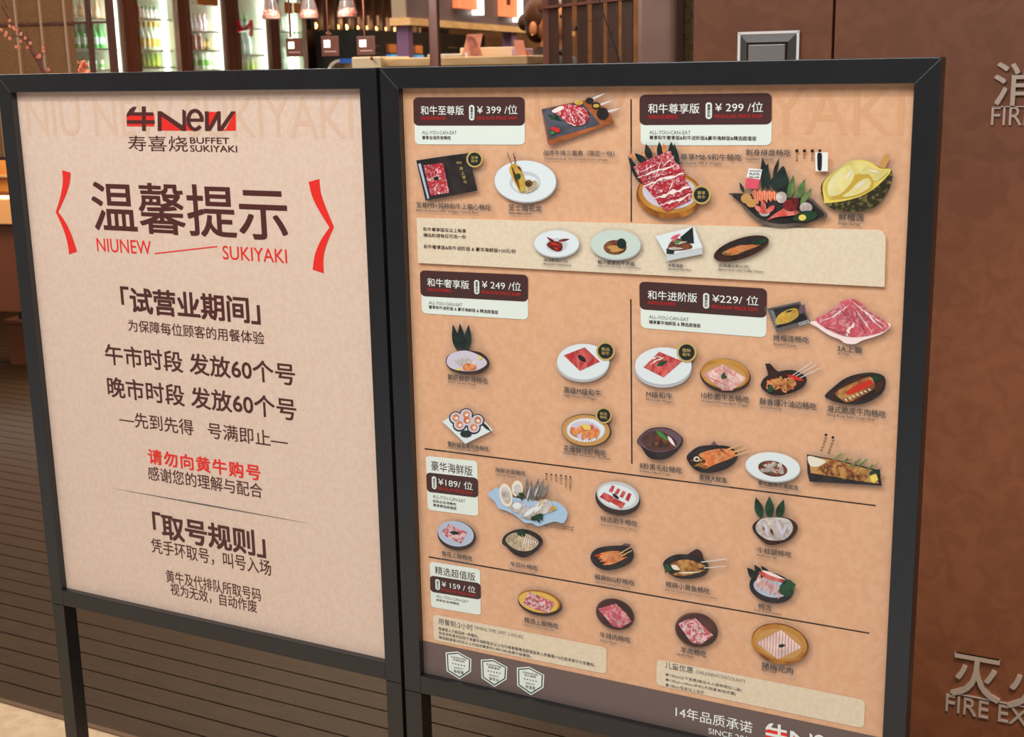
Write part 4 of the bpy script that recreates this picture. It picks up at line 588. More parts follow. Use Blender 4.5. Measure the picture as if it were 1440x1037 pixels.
t = thing('dry_branch', 'thin black dry branch leaning in front of the slatted screen', 'branch', tuple(onY(880, 110, Yb)-Vector((0, 0, .9))))
curve_tube('stem', t, twig, [onY(x, y, Yb) for x, y in ((832, -60), (838, -20), (843, 2), (850, 24), (859, 50), (866, 70), (873, 92), (884, 125))]+[Vector((onY(885, 125, Yb).x, Yb, .4)), Vector((onY(885, 125, Yb).x, Yb, .0))], .0010, .0022)
tw = curve_tube('twig', t, twig, [onY(x, y, Yb) for x, y in ((850, 23), (838, 27), (826, 30), (815, 36))], .0009, .0007)
MB().ball(onY(810, 40, Yb), .0042, sc=(1, 1, 1.2)).build('bud', twig, t, smooth=True)
for q in (((860, 50), (864, 40)), ((864, 62), (856, 66)), ((858, 60), (853, 66))): curve_tube('twig', t, twig, [onY(*q[0], Yb), onY(*q[1], Yb)], .0008, .0004)
# ------------------------------------------------------------------ fridges with drinks
PF = Vector((-4.278, 4.884, 0)); Nb = -Ev                     # facade plane runs along Dv, depth along Nb
def fl_(px): return (onP(px, 50, PF, Ev)-PF).dot(Dv)
cabm = mat('fridge_body', (112, 66, 52), .4); linerm = mat('fridge_liner', (196, 200, 184), .5); tubem = mat('fridge_light_tube', (244, 250, 232), .5, emit=5.0); shelfm = mat('fridge_shelf', (206, 206, 196), .4)
PF2 = PF+Nb*.14
BAYS = [(97, 172, (27, 69, 98), 166, 'fridge behind the wicker lattice'), (192, 249, (28, 71, 94), 232, 'second fridge'), (265, 316, (45, 71, 98), 313.5, 'third fridge'), (334, 378, (41, 77, 98), 375.5, 'fourth fridge'), (390, 428, (46, 98), 410, 'fridge beside the slatted wall')]
names = ['glass door drinks fridge behind the wicker lattice', 'glass door drinks fridge with a bright vertical light tube and yellow labelled bottles', 'glass door drinks fridge under the orange wooden tag', 'glass door drinks fridge with a red ribbon and green bottles', 'glass door drinks fridge with glassware, beside the dark slatted wall']
def zsh(px, py): return onP(px, py, PF2, Ev).z
for k, (a, b, sh, tb, nm) in enumerate(BAYS):
    u0, u1 = fl_(a), fl_(b); w0 = .074 if k else .3; w1 = (fl_(BAYS[k+1][0])-u1)/2-.01 if k < 4 else .06
    w0 = (u0-fl_(BAYS[k-1][1]))/2-.01 if k else .05
    c = PF+Dv*((u0+u1)/2); t = thing('drinks_fridge', names[k], 'fridge', tuple(c), 'drinks fridges along the restaurant wall')
    m = MB(); obox(m, PF, Dv, Nb, u0-w0, u0-.01, .0, .5, .05, 2.2); obox(m, PF, Dv, Nb, u1+.01, u1+w1, .0, .5, .05, 2.2); obox(m, PF, Dv, Nb, u0-.01, u1+.01, .48, .5, .05, 2.2); obox(m, PF, Dv, Nb, u0-.01, u1+.01, 0, .5, 2.0, 2.2); obox(m, PF, Dv, Nb, u0-.01, u1+.01, 0, .5, .05, .3); m.build('cabinet', cabm, t)
    m = MB(); obox(m, PF, Dv, Nb, u0-.009, u1+.009, .46, .479, .3, 2.0); obox(m, PF, Dv, Nb, u0-.009, u0-.004, .02, .46, .3, 2.0); obox(m, PF, Dv, Nb, u1+.004, u1+.009, .02, .46, .3, 2.0); m.build('liner', linerm, t)
    for py in sh:
        z = zsh((a+b)/2, py); obox(MB(), PF, Dv, Nb, u0, u1, .03, .45, z-.012, z).build('shelf', shelfm, t)
    PT = PF+Nb*.03; uu = min((onP(tb, 50, PT, Ev)-PT).dot(Dv), u1+.004)
    obox(MB(), PF, Dv, Nb, uu-.011, uu+.011, .025, .045, .35, 1.95).build('light_tube', tubem, t)  # in the first fridge the glow stands in for its lit inner wall
    dfm = MB(); w = .018
    obox(dfm, PF, Dv, Nb, u0-.012, u0+.004, -.02, .0, .3, 2.0); obox(dfm, PF, Dv, Nb, u1-.004, u1+.012, -.02, .0, .3, 2.0)
    dfm.build('door_frame', redwood, t); obox(MB(), PF, Dv, Nb, u0+.004, u1-.004, -.012, -.008, .3, 2.0).build('glass_door', glass, t)
    pl = PF+Dv*(u1-.012)+Nb*.05+Zv*1.15; lamp('fridge_lamp', 'AREA', tuple(pl), 9, (.97, 1, .9), tuple(PF+Dv*(u0+.1)+Nb*.42+Zv*1.15), shape='RECTANGLE', size=.04, size_y=1.6)
KINDS_ = {}
def proto(kind, prof, body, capc, lab, cap_z=None, lab_z=None):
    r = thing('drink_bottle', 'x', 'bottle', (0, 0, 0)); MB().lathe(prof, n=12).build('bottle_body', body, r, smooth=True, local=True)
    if cap_z: MB().lathe([(cap_z[2], cap_z[0]), (cap_z[2], cap_z[1])], n=10).build('cap', capc, r, smooth=True, local=True)
    if lab_z: MB().lathe([(lab_z[2], lab_z[0]), (lab_z[2], lab_z[1])], n=12).build('label', lab, r, smooth=True, local=True)
    KINDS_[kind] = [r, 0]; return r
def pm(n, c, **k): return mat(n, c, k.pop('rough', .25), **k)
wine = [(.030, 0), (.034, .01), (.034, .13), (.028, .165), (.013, .195), (.012, .25), (.013, .255)]   # unit height about .255
fat_b = [(.03, 0), (.036, .012), (.036, .10), (.03, .14), (.016, .20), (.014, .25), (.015, .255)]; can_b = [(.05, 0), (.056, .01), (.056, .235), (.048, .255)]; jar_b = [(.06, 0), (.066, .015), (.066, .2), (.055, .225), (.055, .255)]
proto('green', wine, pm('green_glass', (38, 140, 58)), pm('green_cap', (30, 110, 56)), pm('pale_blue_label', (168, 186, 190)), (.24, .262, .0145), (.05, .12, .0348))
proto('lime', fat_b, pm('lime_plastic', (150, 186, 40)), pm('white_cap', (226, 226, 214)), pm('lime_label', (178, 200, 72)), (.24, .262, .0165), (.04, .09, .0368))
proto('clear', fat_b, pm('clear_bottle_glass', (196, 206, 190)), pm('gold_cap', (184, 146, 60)), pm('yellow_label', (206, 166, 50)), (.20, .262, .0175), (.03, .10, .0368))
proto('milk', fat_b, pm('white_bottle', (220, 214, 216)), pm('dark_green_cap', (24, 104, 66)), pm('white_label', (232, 230, 228)), (.2, .262, .018), (.04, .1, .0368))
proto('red', can_b, pm('red_can', (176, 42, 44)), pm('silver_lid', (190, 186, 180)), pm('dark_red_label', (136, 30, 34)), (.25, .258, .048), (.06, .14, .0568))
proto('lilac', wine, pm('pale_lilac_glass', (206, 184, 200)), pm('pink_cap', (196, 116, 134)), pm('lilac_label', (222, 208, 216)), (.24, .262, .0145), (.05, .12, .0348))
proto('olive', can_b, pm('olive_can', (104, 94, 40)), pm('silver_lid', (190, 186, 180)), pm('tan_label', (164, 128, 52)), (.25, .258, .048), (.07, .17, .0568))
proto('pinkjar', jar_b, pm('pink_jar', (190, 104, 104)), pm('pale_lid', (226, 206, 206)), pm('rose_label', (206, 140, 140)), (.22, .262, .058), (.05, .16, .0668))
proto('wcan', can_b, pm('white_can', (212, 222, 210)), pm('silver_lid', (190, 186, 180)), pm('green_label', (86, 160, 64)), (.25, .258, .048), (.06, .15, .0568))
proto('ice', wine, pm('icy_glass', (188, 208, 210)), pm('silver_cap', (196, 200, 200)), pm('pale_label', (220, 228, 226)), (.23, .262, .0145), (.04, .11, .0348))
proto('glassware', jar_b, pm('clear_tumbler', (190, 204, 192)), pm('silver_rim', (206, 210, 200)), pm('frosted_band', (214, 222, 210)), (.245, .258, .0605), (.08, .12, .0668))
proto('amber', wine, pm('pale_amber_glass', (198, 150, 124)), pm('gold_cap', (184, 146, 60)), pm('peach_label', (224, 184, 158)), (.24, .262, .0145), (.05, .12, .0348))
DESC = dict(green='green glass bottle', lime='lime green plastic bottle', clear='clear yellow-labelled bottle', milk='white green-capped bottle', red='red drink can', lilac='pale lilac bottle', olive='olive drink can', pinkjar='pink drink jar', wcan='white and green drink can', ice='icy clear bottle', glassware='clear glass tumbler', amber='pale amber bottle')
ORD = ['first', 'second', 'third', 'fourth', 'fifth', 'sixth']; SHN = [('top', 'middle', 'bottom'), ('upper', 'lower')]
ITEMS = [(0, 0, 'amber', 24, 5, 106, 150), (0, 1, 'green', 32, 6, 106, 150), (0, 2, 'wcan', 12, 5, 108, 150),
         (1, 0, 'red', 17, 1, 195.5, 195.5), (1, 0, 'milk', 17, 4, 203, 221), (1, 0, 'lilac', 16, 2, 239, 246), (1, 1, 'clear', 39, 4, 197, 219), (1, 1, 'wcan', 22, 2, 241, 247), (1, 2, 'lime', 19, 5, 198, 226), (1, 2, 'ice', 20, 2, 240, 246),
         (2, 0, 'lilac', 23, 6, 268, 302), (2, 1, 'pinkjar', 22, 2, 269, 277), (2, 1, 'olive', 16, 4, 284, 305), (2, 2, 'wcan', 22, 5, 269, 308),
         (3, 0, 'green', 20, 4, 338, 364), (3, 0, 'red', 16, 1, 371, 371), (3, 1, 'ice', 33, 4, 338, 366), (3, 2, 'lime', 12, 5, 338, 368),
         (4, 0, 'glassware', 20, 3, 394, 404), (4, 1, 'glassware', 30, 3, 394, 404)]
for bay, sh, kind, hp, n, p0, p1 in ITEMS:
    a, b, shs, tb, nm = BAYS[bay]; z = zsh((a+b)/2, shs[sh])+.001; rt, used = KINDS_[kind]
    for i in range(n):
        px = p0 if n == 1 else p0+(p1-p0)*i/(n-1); P = onP(px, 50, PF2, Ev); hz = hp*(P-CAM).length/F/1.0
        o = rt if KINDS_[kind][1] == 0 else copy_tree(rt); KINDS_[kind][1] += 1
        o.location = (P.x, P.y, z); s_ = hz/.26; sp = abs(fl_(p1)-fl_(p0))/(n-1)*.48 if n > 1 else .035
        mr = {'red': .057, 'olive': .057, 'wcan': .057, 'pinkjar': .067, 'glassware': .067}.get(kind, .037)
        sx = min(s_*1.15, sp/mr); o.scale = (sx, sx, s_)
        sn = SHN[len(shs) == 2][sh]
        o['label'] = ((ORD[i]+' ' if n > 1 else '')+DESC[kind]+(' from the left, ' if n > 1 else ', ')+sn+' shelf, '+nm); o['category'] = 'bottle' if kind not in ('red', 'olive', 'wcan', 'glassware') else ('glass' if kind == 'glassware' else 'can')
        o['group'] = DESC[kind].split(' with')[0]+'s in the fridges'
        if kind in ('red', 'olive', 'wcan'): o.name = 'drink_can'
        if kind == 'glassware': o.name = 'tumbler'
orange_wood = mat('orange_wood', (206, 130, 72), .5, rgb2=(190, 112, 58), scale=40)
for px0, px1, y0, y1, lb in ((275, 304, -14, 7, 'orange wooden tag hung on the third fridge'), (397.5, 408, 3, 19, 'orange wooden tag hung on the last fridge, nearer the left flask'), (410.5, 420, 4, 19, 'orange wooden tag hung on the last fridge, nearer the middle flask')):
    u0, u1 = fl_(px0), fl_(px1); z1, z0 = onP(px0, y0, PF, Ev).z, onP(px0, y1, PF, Ev).z
    o = obox(MB(), PF, Dv, Nb, u0, u1, -.032, -.024, z0, z1).build('wooden_tag', orange_wood); tag(o, lb, 'tag', 'wooden tags on the fridges')
rib = thing('ribbon', 'red ribbon bow tied on the fourth fridge door', 'ribbon', tuple(onP(351, 60, PF, Ev)))
rm_ = pm('red_ribbon', (200, 36, 40))
Qr = PF-Nb*.03
def rp(x, y): return onP(x, y, Qr, Ev)
for pts in (((334, 44), (345, 42), (352, 32)), ((353, 28), (354, 38), (353, 50)), ((334, 28), (336, 36), (342, 43))): MB().tube([rp(*p) for p in pts], .012, 6).build('tail', rm_, rib, smooth=True)
# ------------------------------------------------------------------ dark slatted wall with small uplights, black back bar
slw = MB(); zc_ = onP(449, 37, PF, Ev).z
t = thing('slatted_wall_panel', 'dark brown slatted wall panel with small glowing uplights', 'wall panel', tuple(PF+Dv*4.3))
ups = [449, 465, 479.5, 492, 507, 520, 533, 546, 558, 570, 582, 593]
us = [fl_(p) for p in ups]
obox(MB(), PF, Dv, Nb, 2.68, 6.6, .08, .1, .0, 3.2).build('backing', darkwood, t)
glow = mat('warm_uplight', (255, 196, 120), .5, emit=7)
for i, u in enumerate(us):
    du = (us[i+1]-u) if i < 11 else us[-1]-us[-2]; q = onP(ups[i], 36, PF, Ev)
    obox(MB(), PF, Dv, Nb, u-du*.5-.03, u-du*.5+.05, .0, .08, zc_-.03, 3.2).build('slat', darkwood, t, bevel=.002)
    MB().ball(PF+Dv*(u)+Nb*.04+Zv*(zc_+.005), .026).build('uplight', glow, t, smooth=True)
    lamp('uplight_lamp', 'POINT', tuple(PF+Dv*u+Nb*.02+Zv*(zc_+.05)), .55, (1, .62, .3), shadow_soft_size=.02)
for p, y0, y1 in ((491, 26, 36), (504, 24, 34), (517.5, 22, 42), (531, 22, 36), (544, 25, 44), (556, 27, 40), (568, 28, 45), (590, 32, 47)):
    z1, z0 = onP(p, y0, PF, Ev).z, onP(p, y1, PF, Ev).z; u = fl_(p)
    obox(MB(), PF, Dv, Nb, u-.012, u+.03, -.006, -.001, z0, z1).build('lit_slat_edge', mat('lit_edge_tone', (206, 168, 150), .5), t)  # pale colour paints in light caught on the slats' front edges
bb = thing('back_bar', 'black back bar counter under the slatted wall panel', 'back bar', tuple(PF+Dv*4.6-Nb*.2))
obox(MB(), PF, Dv, Nb, 2.75, 6.5, -.4, -.02, 0, zc_-.035).build('cabinet', dark, bb, bevel=.004)
dots = MB()
for r_ in range(2):
    for i in range(40):
        if i % 7 < 4: obox(dots, PF, Dv, Nb, 2.95+i*.08, 2.965+i*.08, -.403, -.4005, zc_-.17-r_*.06, zc_-.155-r_*.06)
dots.build('control_marks', mat('pale_marks', (120, 112, 106), .5), bb)
PB = PF-Nb*.42
for x0, x1, y0, y1, lb in ((545.5, 556, 62, 74, 'small orange sign on the black back bar, nearer the hanging plaques'), (583, 592.5, 64, 75, 'small orange sign on the black back bar, beside the purple post')):
    tt = thing('small_sign', lb, 'sign', tuple(onP((x0+x1)/2, y1, PB, Ev)), 'small signs on the back bar')
    ua, ub = (onP(x0, y0, PB, Ev)-PB).dot(Dv), (onP(x1, y0, PB, Ev)-PB).dot(Dv); z1, z0 = onP(x0, y0, PB, Ev).z, onP(x0, y1, PB, Ev).z
    obox(MB(), PB, Dv, Nb, ua, ub, -.01, .018, z0, z1).build('board', orange_wood, tt); obox(MB(), PB, Dv, Nb, ua, ub, -.02, .018, z0-.05, z0-.015).build('blue_light', mat('blue_display', (96, 170, 226), .4, emit=.4), tt)
# ------------------------------------------------------------------ overhead bulkhead with lightboxes, posts
HP = far(572, 25, 5.5); zb_ = onP(572, 25, HP, Ev).z
def hu(px): return (onP(px, 25, HP, Ev)-HP).dot(Dv)
t = thing('bulkhead', 'purplish grey bulkhead over the kitchen pass with a cream lower edge', 'bulkhead', tuple(HP-Zv*HP.z+Dv*1.2))
purple = mat('plum_grey_laminate', (92, 78, 84), .45, rgb2=(84, 70, 76), scale=5)
obox(MB(), HP, Dv, Nb, 0, 3.4, 0, .06, zb_, 3.3).build('panel', purple, t); obox(MB(), HP, Dv, Nb, -.02, 3.4, -.02, .07, zb_-.03, zb_).build('lower_edge', tanwood, t)
obox(MB(), HP, Dv, Nb, -.015, 0, .0, .06, zb_, 3.3).build('end_panel', mat('pale_grey_laminate', (140, 128, 112), .5), t)
vio = mat('violet_post', (112, 84, 118), .4)
obox(MB(), HP, Dv, Nb, .01, .07, .0, .05, 0, zb_-.03).build('post', vio, t); u = hu(722); obox(MB(), HP, Dv, Nb, u-.05, u+.06, .0, .05, 0, zb_-.03).build('post', vio, t)
lbm = mat('lightbox_peach_print', (238, 146, 104), .5, emit=.35, rgb2=(226, 126, 84), scale=8); strip = mat('led_strip', (255, 246, 232), .5, emit=4)
for x0, x1, x2, y1, lb in ((636.5, 664, 670, 13, 'glowing orange lightbox on the purple bulkhead, nearest the copper post'), (700, 721, 727, 24, 'glowing orange lightbox with dark marks on the purple bulkhead'), (750.5, 768, 772, 10, 'glowing pink lightbox above the woman')):
    tt = thing('lightbox', lb, 'lightbox', tuple(onP(x0, y1, HP, Ev)), 'lightboxes on the bulkhead'); z0 = onP((x0+x1)/2, y1, HP, Ev).z
    obox(MB(), HP, Dv, Nb, hu(x0), hu(x1), -.03, -.001, z0, z0+.6).build('face', lbm, tt); obox(MB(), HP, Dv, Nb, hu(x1), hu(x1)+.09, -.035, -.001, z0-.02, z0+.6).build('led_strip', strip, tt)
    if x0 == 700: obox(obox(MB(), HP, Dv, Nb, hu(708), hu(711), -.032, -.0302, z0+.12, z0+.19), HP, Dv, Nb, hu(705), hu(710), -.032, -.0302, z0+.06, z0+.10).build('ink_mark', INK['maroon'], tt)
lamp('kitchen_lamp', 'POINT', tuple(HP+Dv*1.0+Ev*.7+Zv*.9), 9, (1, .85, .8), shadow_soft_size=.15)
KW = PF+Dv*6.6; k0, k1 = 0, (onP(766, 50, KW, Dv)-KW).dot(Ev)
struct(obox(MB(), KW, Ev, Dv, k0-.1, k1, 0, .1, 0, 3.3).build('wall_kitchen', dark))
# ------------------------------------------------------------------ service counter and what stands on it
CP = far(640, 80, 4.6); ct = CP.z
def cu(px, y=80): return (onP(px, y, CP, Dv)-CP).dot(Ev)
t = thing('service_counter', 'pale oak service counter crossing behind the sign boards', 'counter', (CP.x, CP.y, 0))
obox(MB(), CP, Ev, Dv, cu(541), cu(742), .0, .38, ct-.03, ct).build('worktop', tanwood, t, bevel=.004); obox(MB(), CP, Ev, Dv, cu(543), cu(739), .03, .36, 0, ct-.03).build('front_panel', mat('ochre_panel', (166, 124, 74), .5), t)
lt = thing('cream_cabinet', 'cream cabinet with a small knob at the left end of the counter', 'cabinet', tuple(CP+Ev*cu(518)-Zv*ct))
cream = mat('cream_laminate', (214, 196, 160), .45)
obox(MB(), CP, Ev, Dv, cu(497), cu(538.5), -.02, .3, 0, ct+.006).build('body', cream, lt, bevel=.004); MB().ball(onP(522.5, 82, CP-Dv*.028, Dv), .006).build('knob', copper, lt, smooth=True)
q0 = onP(459, 96, CP, Dv); q1 = onP(497, 79, CP, Dv); rr_ = q1.z-q0.z; ds = thing('display_case', 'rounded glass display case with colourful food beside the cream cabinet', 'display case', (q0.x, q0.y, 0))
ua, ub = cu(459, 90), cu(496)
m = MB(); arc = [Vector((0, 0, ct-.25))]+[Vector((math.cos(a)*-.05+.05, 0, ct-.05+math.sin(a)*.05)) for a in [i*math.pi/12 for i in range(7)]]
prof = [CP+Ev*(ua+p.x)+Zv*(p.z-CP.z) for p in arc]; inner = [CP+Ev*(ua+.008+p.x)+Zv*(p.z-.008-CP.z) for p in arc]
m.prism(prof+[CP+Ev*ub+Zv*(ct-CP.z), CP+Ev*ub+Zv*(ct-.008-CP.z)]+inner[::-1], Dv*.25); m.build('rim', mat('pale_metal_rim', (206, 198, 182), .3, metal=.4), ds)
obox(MB(), CP, Ev, Dv, ua, ub, .02, .25, 0, ct-.25).build('base', cream, ds)
obox(MB(), CP, Ev, Dv, ua+.012, ub, .03, .24, ct-.25, ct-.05).build('food_tray', mat('mixed_snacks', (226, 172, 108), .5, rgb2=(222, 214, 200), scale=60), ds)
obox(MB(), CP, Ev, Dv, cu(479), cu(496.5), -.012, .0, ct-.014, ct+.002).build('blue_strip', mat('blue_plastic', (44, 92, 176), .3), ds)
CB = CP+Dv*.1
def standee(lb, pts, back, m):
    z0 = ct+.0005; b = [onP(x, y, CB, Dv) for x, y in pts]; bottom = min(p.z for p in b); tt = thing('menu_stand', lb, 'menu stand', (sum(p.x for p in b)/4, sum(p.y for p in b)/4, z0), 'menu stands on the counter')
    b = [p+Zv*(z0-bottom) for p in b]; MB().prism(b, Dv*.008).build('board', m, tt)
    if back: MB().prism([b[0]*.5+b[1]*.5+Dv*.009, b[2]+Dv*.06, b[3]+Dv*.06], Dv*.004).build('prop', m, tt)
    return tt
pinkb = mat('salmon_card', (214, 146, 122), .5, rgb2=(204, 132, 108), scale=30)
standee('salmon menu stand leaning back on the counter, taller and farther from the woman', [(657, 45), (678, 44), (672, 76), (649, 76)], True, pinkb)
standee('salmon menu stand with dark marks in front of the taller stand', [(655, 51), (668, 52), (677, 80), (663, 80)], False, mat('salmon_card_dark', (170, 100, 84), .5, rgb2=(196, 124, 104), scale=45))
standee('small salmon menu stand on the counter beside the woman', [(722, 58), (736, 59), (740, 80), (726, 80)], True, pinkb)
def tray(name, lb, cat, x0, x1, y0, m, v0, v1, grp=None):
    z1 = onP(x0, y0, CP+Dv*v0, Dv).z; o = obox(MB(), CP, Ev, Dv, cu(x0), cu(x1), v0, v1, ct+.0005, max(z1, ct+.006)).build(name, m, bevel=.003); return tag(o, lb, cat, grp)
tray('cream_box', 'long cream box lying on the service counter behind the menu stands', 'box', 622, 699, 68, mat('cream_plastic', (214, 196, 170), .45), .22, .34)
tray('white_tray', 'low pale tray on the counter beside the copper post', 'tray', 596, 645, 76.5, mat('pale_tray', (196, 190, 180), .4), .04, .13)
tray('lilac_box', 'lilac cardboard box on the counter near the violet post', 'box', 699.6, 722, 69, mat('lilac_card', (166, 144, 178), .5), .2, .3)
o = obox(MB(), CP, Ev, Dv, cu(648), cu(652), .05, .06, ct+.0005, ct+.014).build('white_bottle_cap', mat('white_plastic', (226, 222, 214), .4)); tag(o, 'small white cap standing on the counter beside the tray', 'cap')
GP = far(610, 50, 3.2)
o = obox(MB(), GP, Ev, Dv, (onP(602.8, 50, GP, Dv)-GP).dot(Ev), (onP(616, 50, GP, Dv)-GP).dot(Ev), 0, .02, 0, 3.4).build('copper_post', redwood, bevel=.003); tag(o, 'slim reddish brown post standing in front of the counter', 'post')
# ------------------------------------------------------------------ person at the counter
WP = far(768, 40, 6.3); WP.z = 0; fw = Vector((.97, -.22, 0)).normalized(); sd = Vector((-fw.y, fw.x, 0))
person = thing('person', 'woman with a brown bun in a black jacket, turned away behind the slatted screen', 'person', tuple(WP))
skin = mat('skin', (196, 134, 92), .5); hairm = mat('brown_hair', (78, 50, 26), .5, rgb2=(58, 36, 20), scale=60, stretch=(1, 1, .3)); cloth = mat('black_jacket', (24, 24, 26), .7); trouser = mat('black_trousers', (22, 22, 24), .8)
def skin_mesh(name, m, parent, verts, edges, radii, root=0, sub=2):
    me = bpy.data.meshes.new(name); me.from_pydata([WP+fw*v[0]+sd*v[1]+Zv*v[2] for v in verts], edges, []); o = bpy.data.objects.new(name, me); COL.objects.link(o)
    sk = o.modifiers.new('s', 'SKIN'); o.modifiers.new('d', 'SUBSURF').levels = sub
    for i, r in enumerate(radii): sv = me.skin_vertices[0].data[i]; sv.radius = r if isinstance(r, tuple) else (r, r); sv.use_root = (i == root)
    bpy.context.view_layer.update(); ev = bpy.data.meshes.new_from_object(o.evaluated_get(bpy.context.evaluated_depsgraph_get())); bpy.data.objects.remove(o)
    for v in ev.vertices: v.co -= WP
    for f in ev.polygons: f.use_smooth = True
    ev.materials.clear(); ev.materials.append(m); r = bpy.data.objects.new(name, ev); COL.objects.link(r); r.parent = parent; return r
bv = [(0, 0, .86), (0, 0, 1.06), (.01, 0, 1.24), (.02, 0, 1.33), (.035, 0, 1.40), (.045, 0, 1.47), (.05, 0, 1.53)]; be = [(i, i+1) for i in range(6)]; br = [(.12, .09), (.105, .085), (.12, .085), (.06, .05), (.047, .047), (.066, .075), (.055, .065)]
for s_ in (1, -1):
    k = len(bv); bv += [(.01, .15*s_, 1.29), (.03, .18*s_, 1.03), (.2, .14*s_, .98), (.26, .12*s_, .985)]; be += [(2, k), (k, k+1), (k+1, k+2), (k+2, k+3)]; br += [.045, .036, .026, .03]
    for j in range(4): f0 = len(bv); bv += [(.32, .12*s_+(j-1.5)*.019, .985), (.345+.006*(j in (1, 2)), .12*s_+(j-1.5)*.021, .97), (.36, .12*s_+(j-1.5)*.021, .95)]; be += [(k+3, f0), (f0, f0+1), (f0+1, f0+2)]; br += [.009, .008, .007]
    f0 = len(bv); bv += [(.285, .12*s_-.04*s_, .98), (.315, .12*s_-.055*s_, .968)]; be += [(k+3, f0), (f0, f0+1)]; br += [.01, .008]
    k = len(bv); bv += [(0, .085*s_, .8), (.01, .09*s_, .46), (0, .09*s_, .08), (.12, .095*s_, .03)]; be += [(0, k), (k, k+1), (k+1, k+2), (k+2, k+3)]; br += [.085, .058, .04, .035]
body = skin_mesh('body', skin, person, bv, be, br)
MB().ball(WP+fw*.035+Zv*1.495, .094, 16, 12, (1, .86, 1.12)).ball(WP+fw*.128+Zv*1.485, .014, sc=(1.3, .8, 1.2)).build('face', skin, body, smooth=True)
for s_ in (1, -1):
    MB().ball(WP+fw*.0+sd*.098*s_+Zv*1.455, .026, sc=(.8, .5, 1.3)).build('ear', skin, body, smooth=True)
    MB().ball(WP+fw*.117+sd*.032*s_+Zv*1.51, .009).build('eye', mat('dark_eye', (30, 22, 20), .2), body, smooth=True)
    MB().ball(WP+fw*.002+sd*.108*s_+Zv*1.425, .006).build('earring', mat('gold_metal', (214, 166, 84), .2, metal=1), body, smooth=True)
MB().ball(WP+fw*.118+Zv*1.445, .012, sc=(.6, 1.8, .5)).build('mouth', mat('lips', (150, 70, 64), .4), body, smooth=True)
hr = MB().ball(WP-fw*.012+Zv*1.517, .104, 20, 14, (1.0, .93, .94)).ball(WP-fw*.05+Zv*1.46, .074, 14, 10, (.8, 1.0, .95)).ball(WP+fw*.025+Zv*1.545, .088, 18, 12, (1.0, 1.0, .72)).build('hair', hairm, person, smooth=True)
MB().ball(WP-fw*.128+Zv*1.49, .042, 14, 10, (.9, 1, 1)).build('bun', hairm, hr, smooth=True)
jv = [(0, 0, .84), (0, 0, 1.04), (.01, 0, 1.22), (.022, 0, 1.34), (.03, 0, 1.385)]; je = [(0, 1), (1, 2), (2, 3), (3, 4)]; jr = [(.15, .12), (.13, .105), (.145, .1), (.078, .072), (.062, .06)]
for s_ in (1, -1): k = len(jv); jv += [(.01, .155*s_, 1.285), (.03, .185*s_, 1.03), (.18, .145*s_, .985)]; je += [(2, k), (k, k+1), (k+1, k+2)]; jr += [.06, .05, .042]
skin_mesh('jacket', cloth, person, jv, je, jr)
tv = [(0, 0, .88)]; te = []; tr = [(.14, .11)]
for s_ in (1, -1): k = len(tv); tv += [(0, .09*s_, .78), (.01, .09*s_, .46), (0, .09*s_, .1)]; te += [(0, k), (k, k+1), (k+1, k+2)]; tr += [.1, .074, .062]
skin_mesh('trousers', trouser, person, tv, te, tr)
# ------------------------------------------------------------------ hanging plaques and flasks
plq = mat('brown_plaque', (96, 56, 42), .45, rgb2=(86, 48, 36), scale=20); lit = mat('lit_white_square', (255, 250, 238), .5, emit=1.6)
for px0, px1, y0, y1, rx, lb in ((401.5, 424, 54, 80, 408, 'brown hanging plaque with a lit square, nearest the fridges'), (451, 475.5, 51, 79.5, 461, 'brown hanging plaque with a lit square, middle of the three'), (501, 527, 51, 78, 512, 'brown hanging plaque with a lit square, nearest the violet post')):
    P = far((px0+px1)/2, y0, 3.2); pp = lambda x, y: onP(x, y, P, Dv); z1, z0 = pp(px0, y0).z, pp(px0, y1).z; ux = lambda x: (pp(x, y0)-P).dot(Ev)
    t = thing('hanging_plaque', lb, 'plaque', (P.x, P.y, z0), 'plaques hung over the counter')
    obox(MB(), P, Ev, Dv, ux(px0), ux(px1), 0, .006, z0, z1).build('board', plq, t, bevel=.001)
    w_ = px1-px0; h_ = z1-z0
    obox(MB(), P, Ev, Dv, ux(px0+w_*.17), ux(px0+w_*.52), -.002, -.0003, z1-h_*.56, z1-h_*.2).build('lit_square', lit, t)
    obox(MB(), P, Ev, Dv, ux(px0+w_*.18), ux(px1-w_*.14), -.0012, -.0003, z1-h_*.8, z1-h_*.73).build('pale_line', mat('pale_print', (170, 134, 122), .5), t)
    MB().tube([pp(rx, y0-1)+Dv*.003, Vector((pp(rx, y0).x, pp(rx, y0).y, 3.4))+Dv*.003], .0026, 8).build('rod', copper, t, smooth=True)
MB().ball(far(462, 48, 3.21), .006, sc=(1.4, 1, 1)).build('knot', copper, [o for o in bpy.data.objects if o.name == 'hanging_plaque.001'][0], smooth=True)
flg = clear_mat('flask_glass', (.95, .93, .92, 1), .05, (.9, .85, .8, 1), .16); lamp('flask_fill_light', 'POINT', tuple(far(436, -60, 2.85)), 7, (1, .85, .75), shadow_soft_size=.05); salt = mat('pink_crystals', (236, 104, 84), .5, rgb2=(250, 166, 146), scale=130, bump=.4)  # unseen point light added above the flasks to brighten them
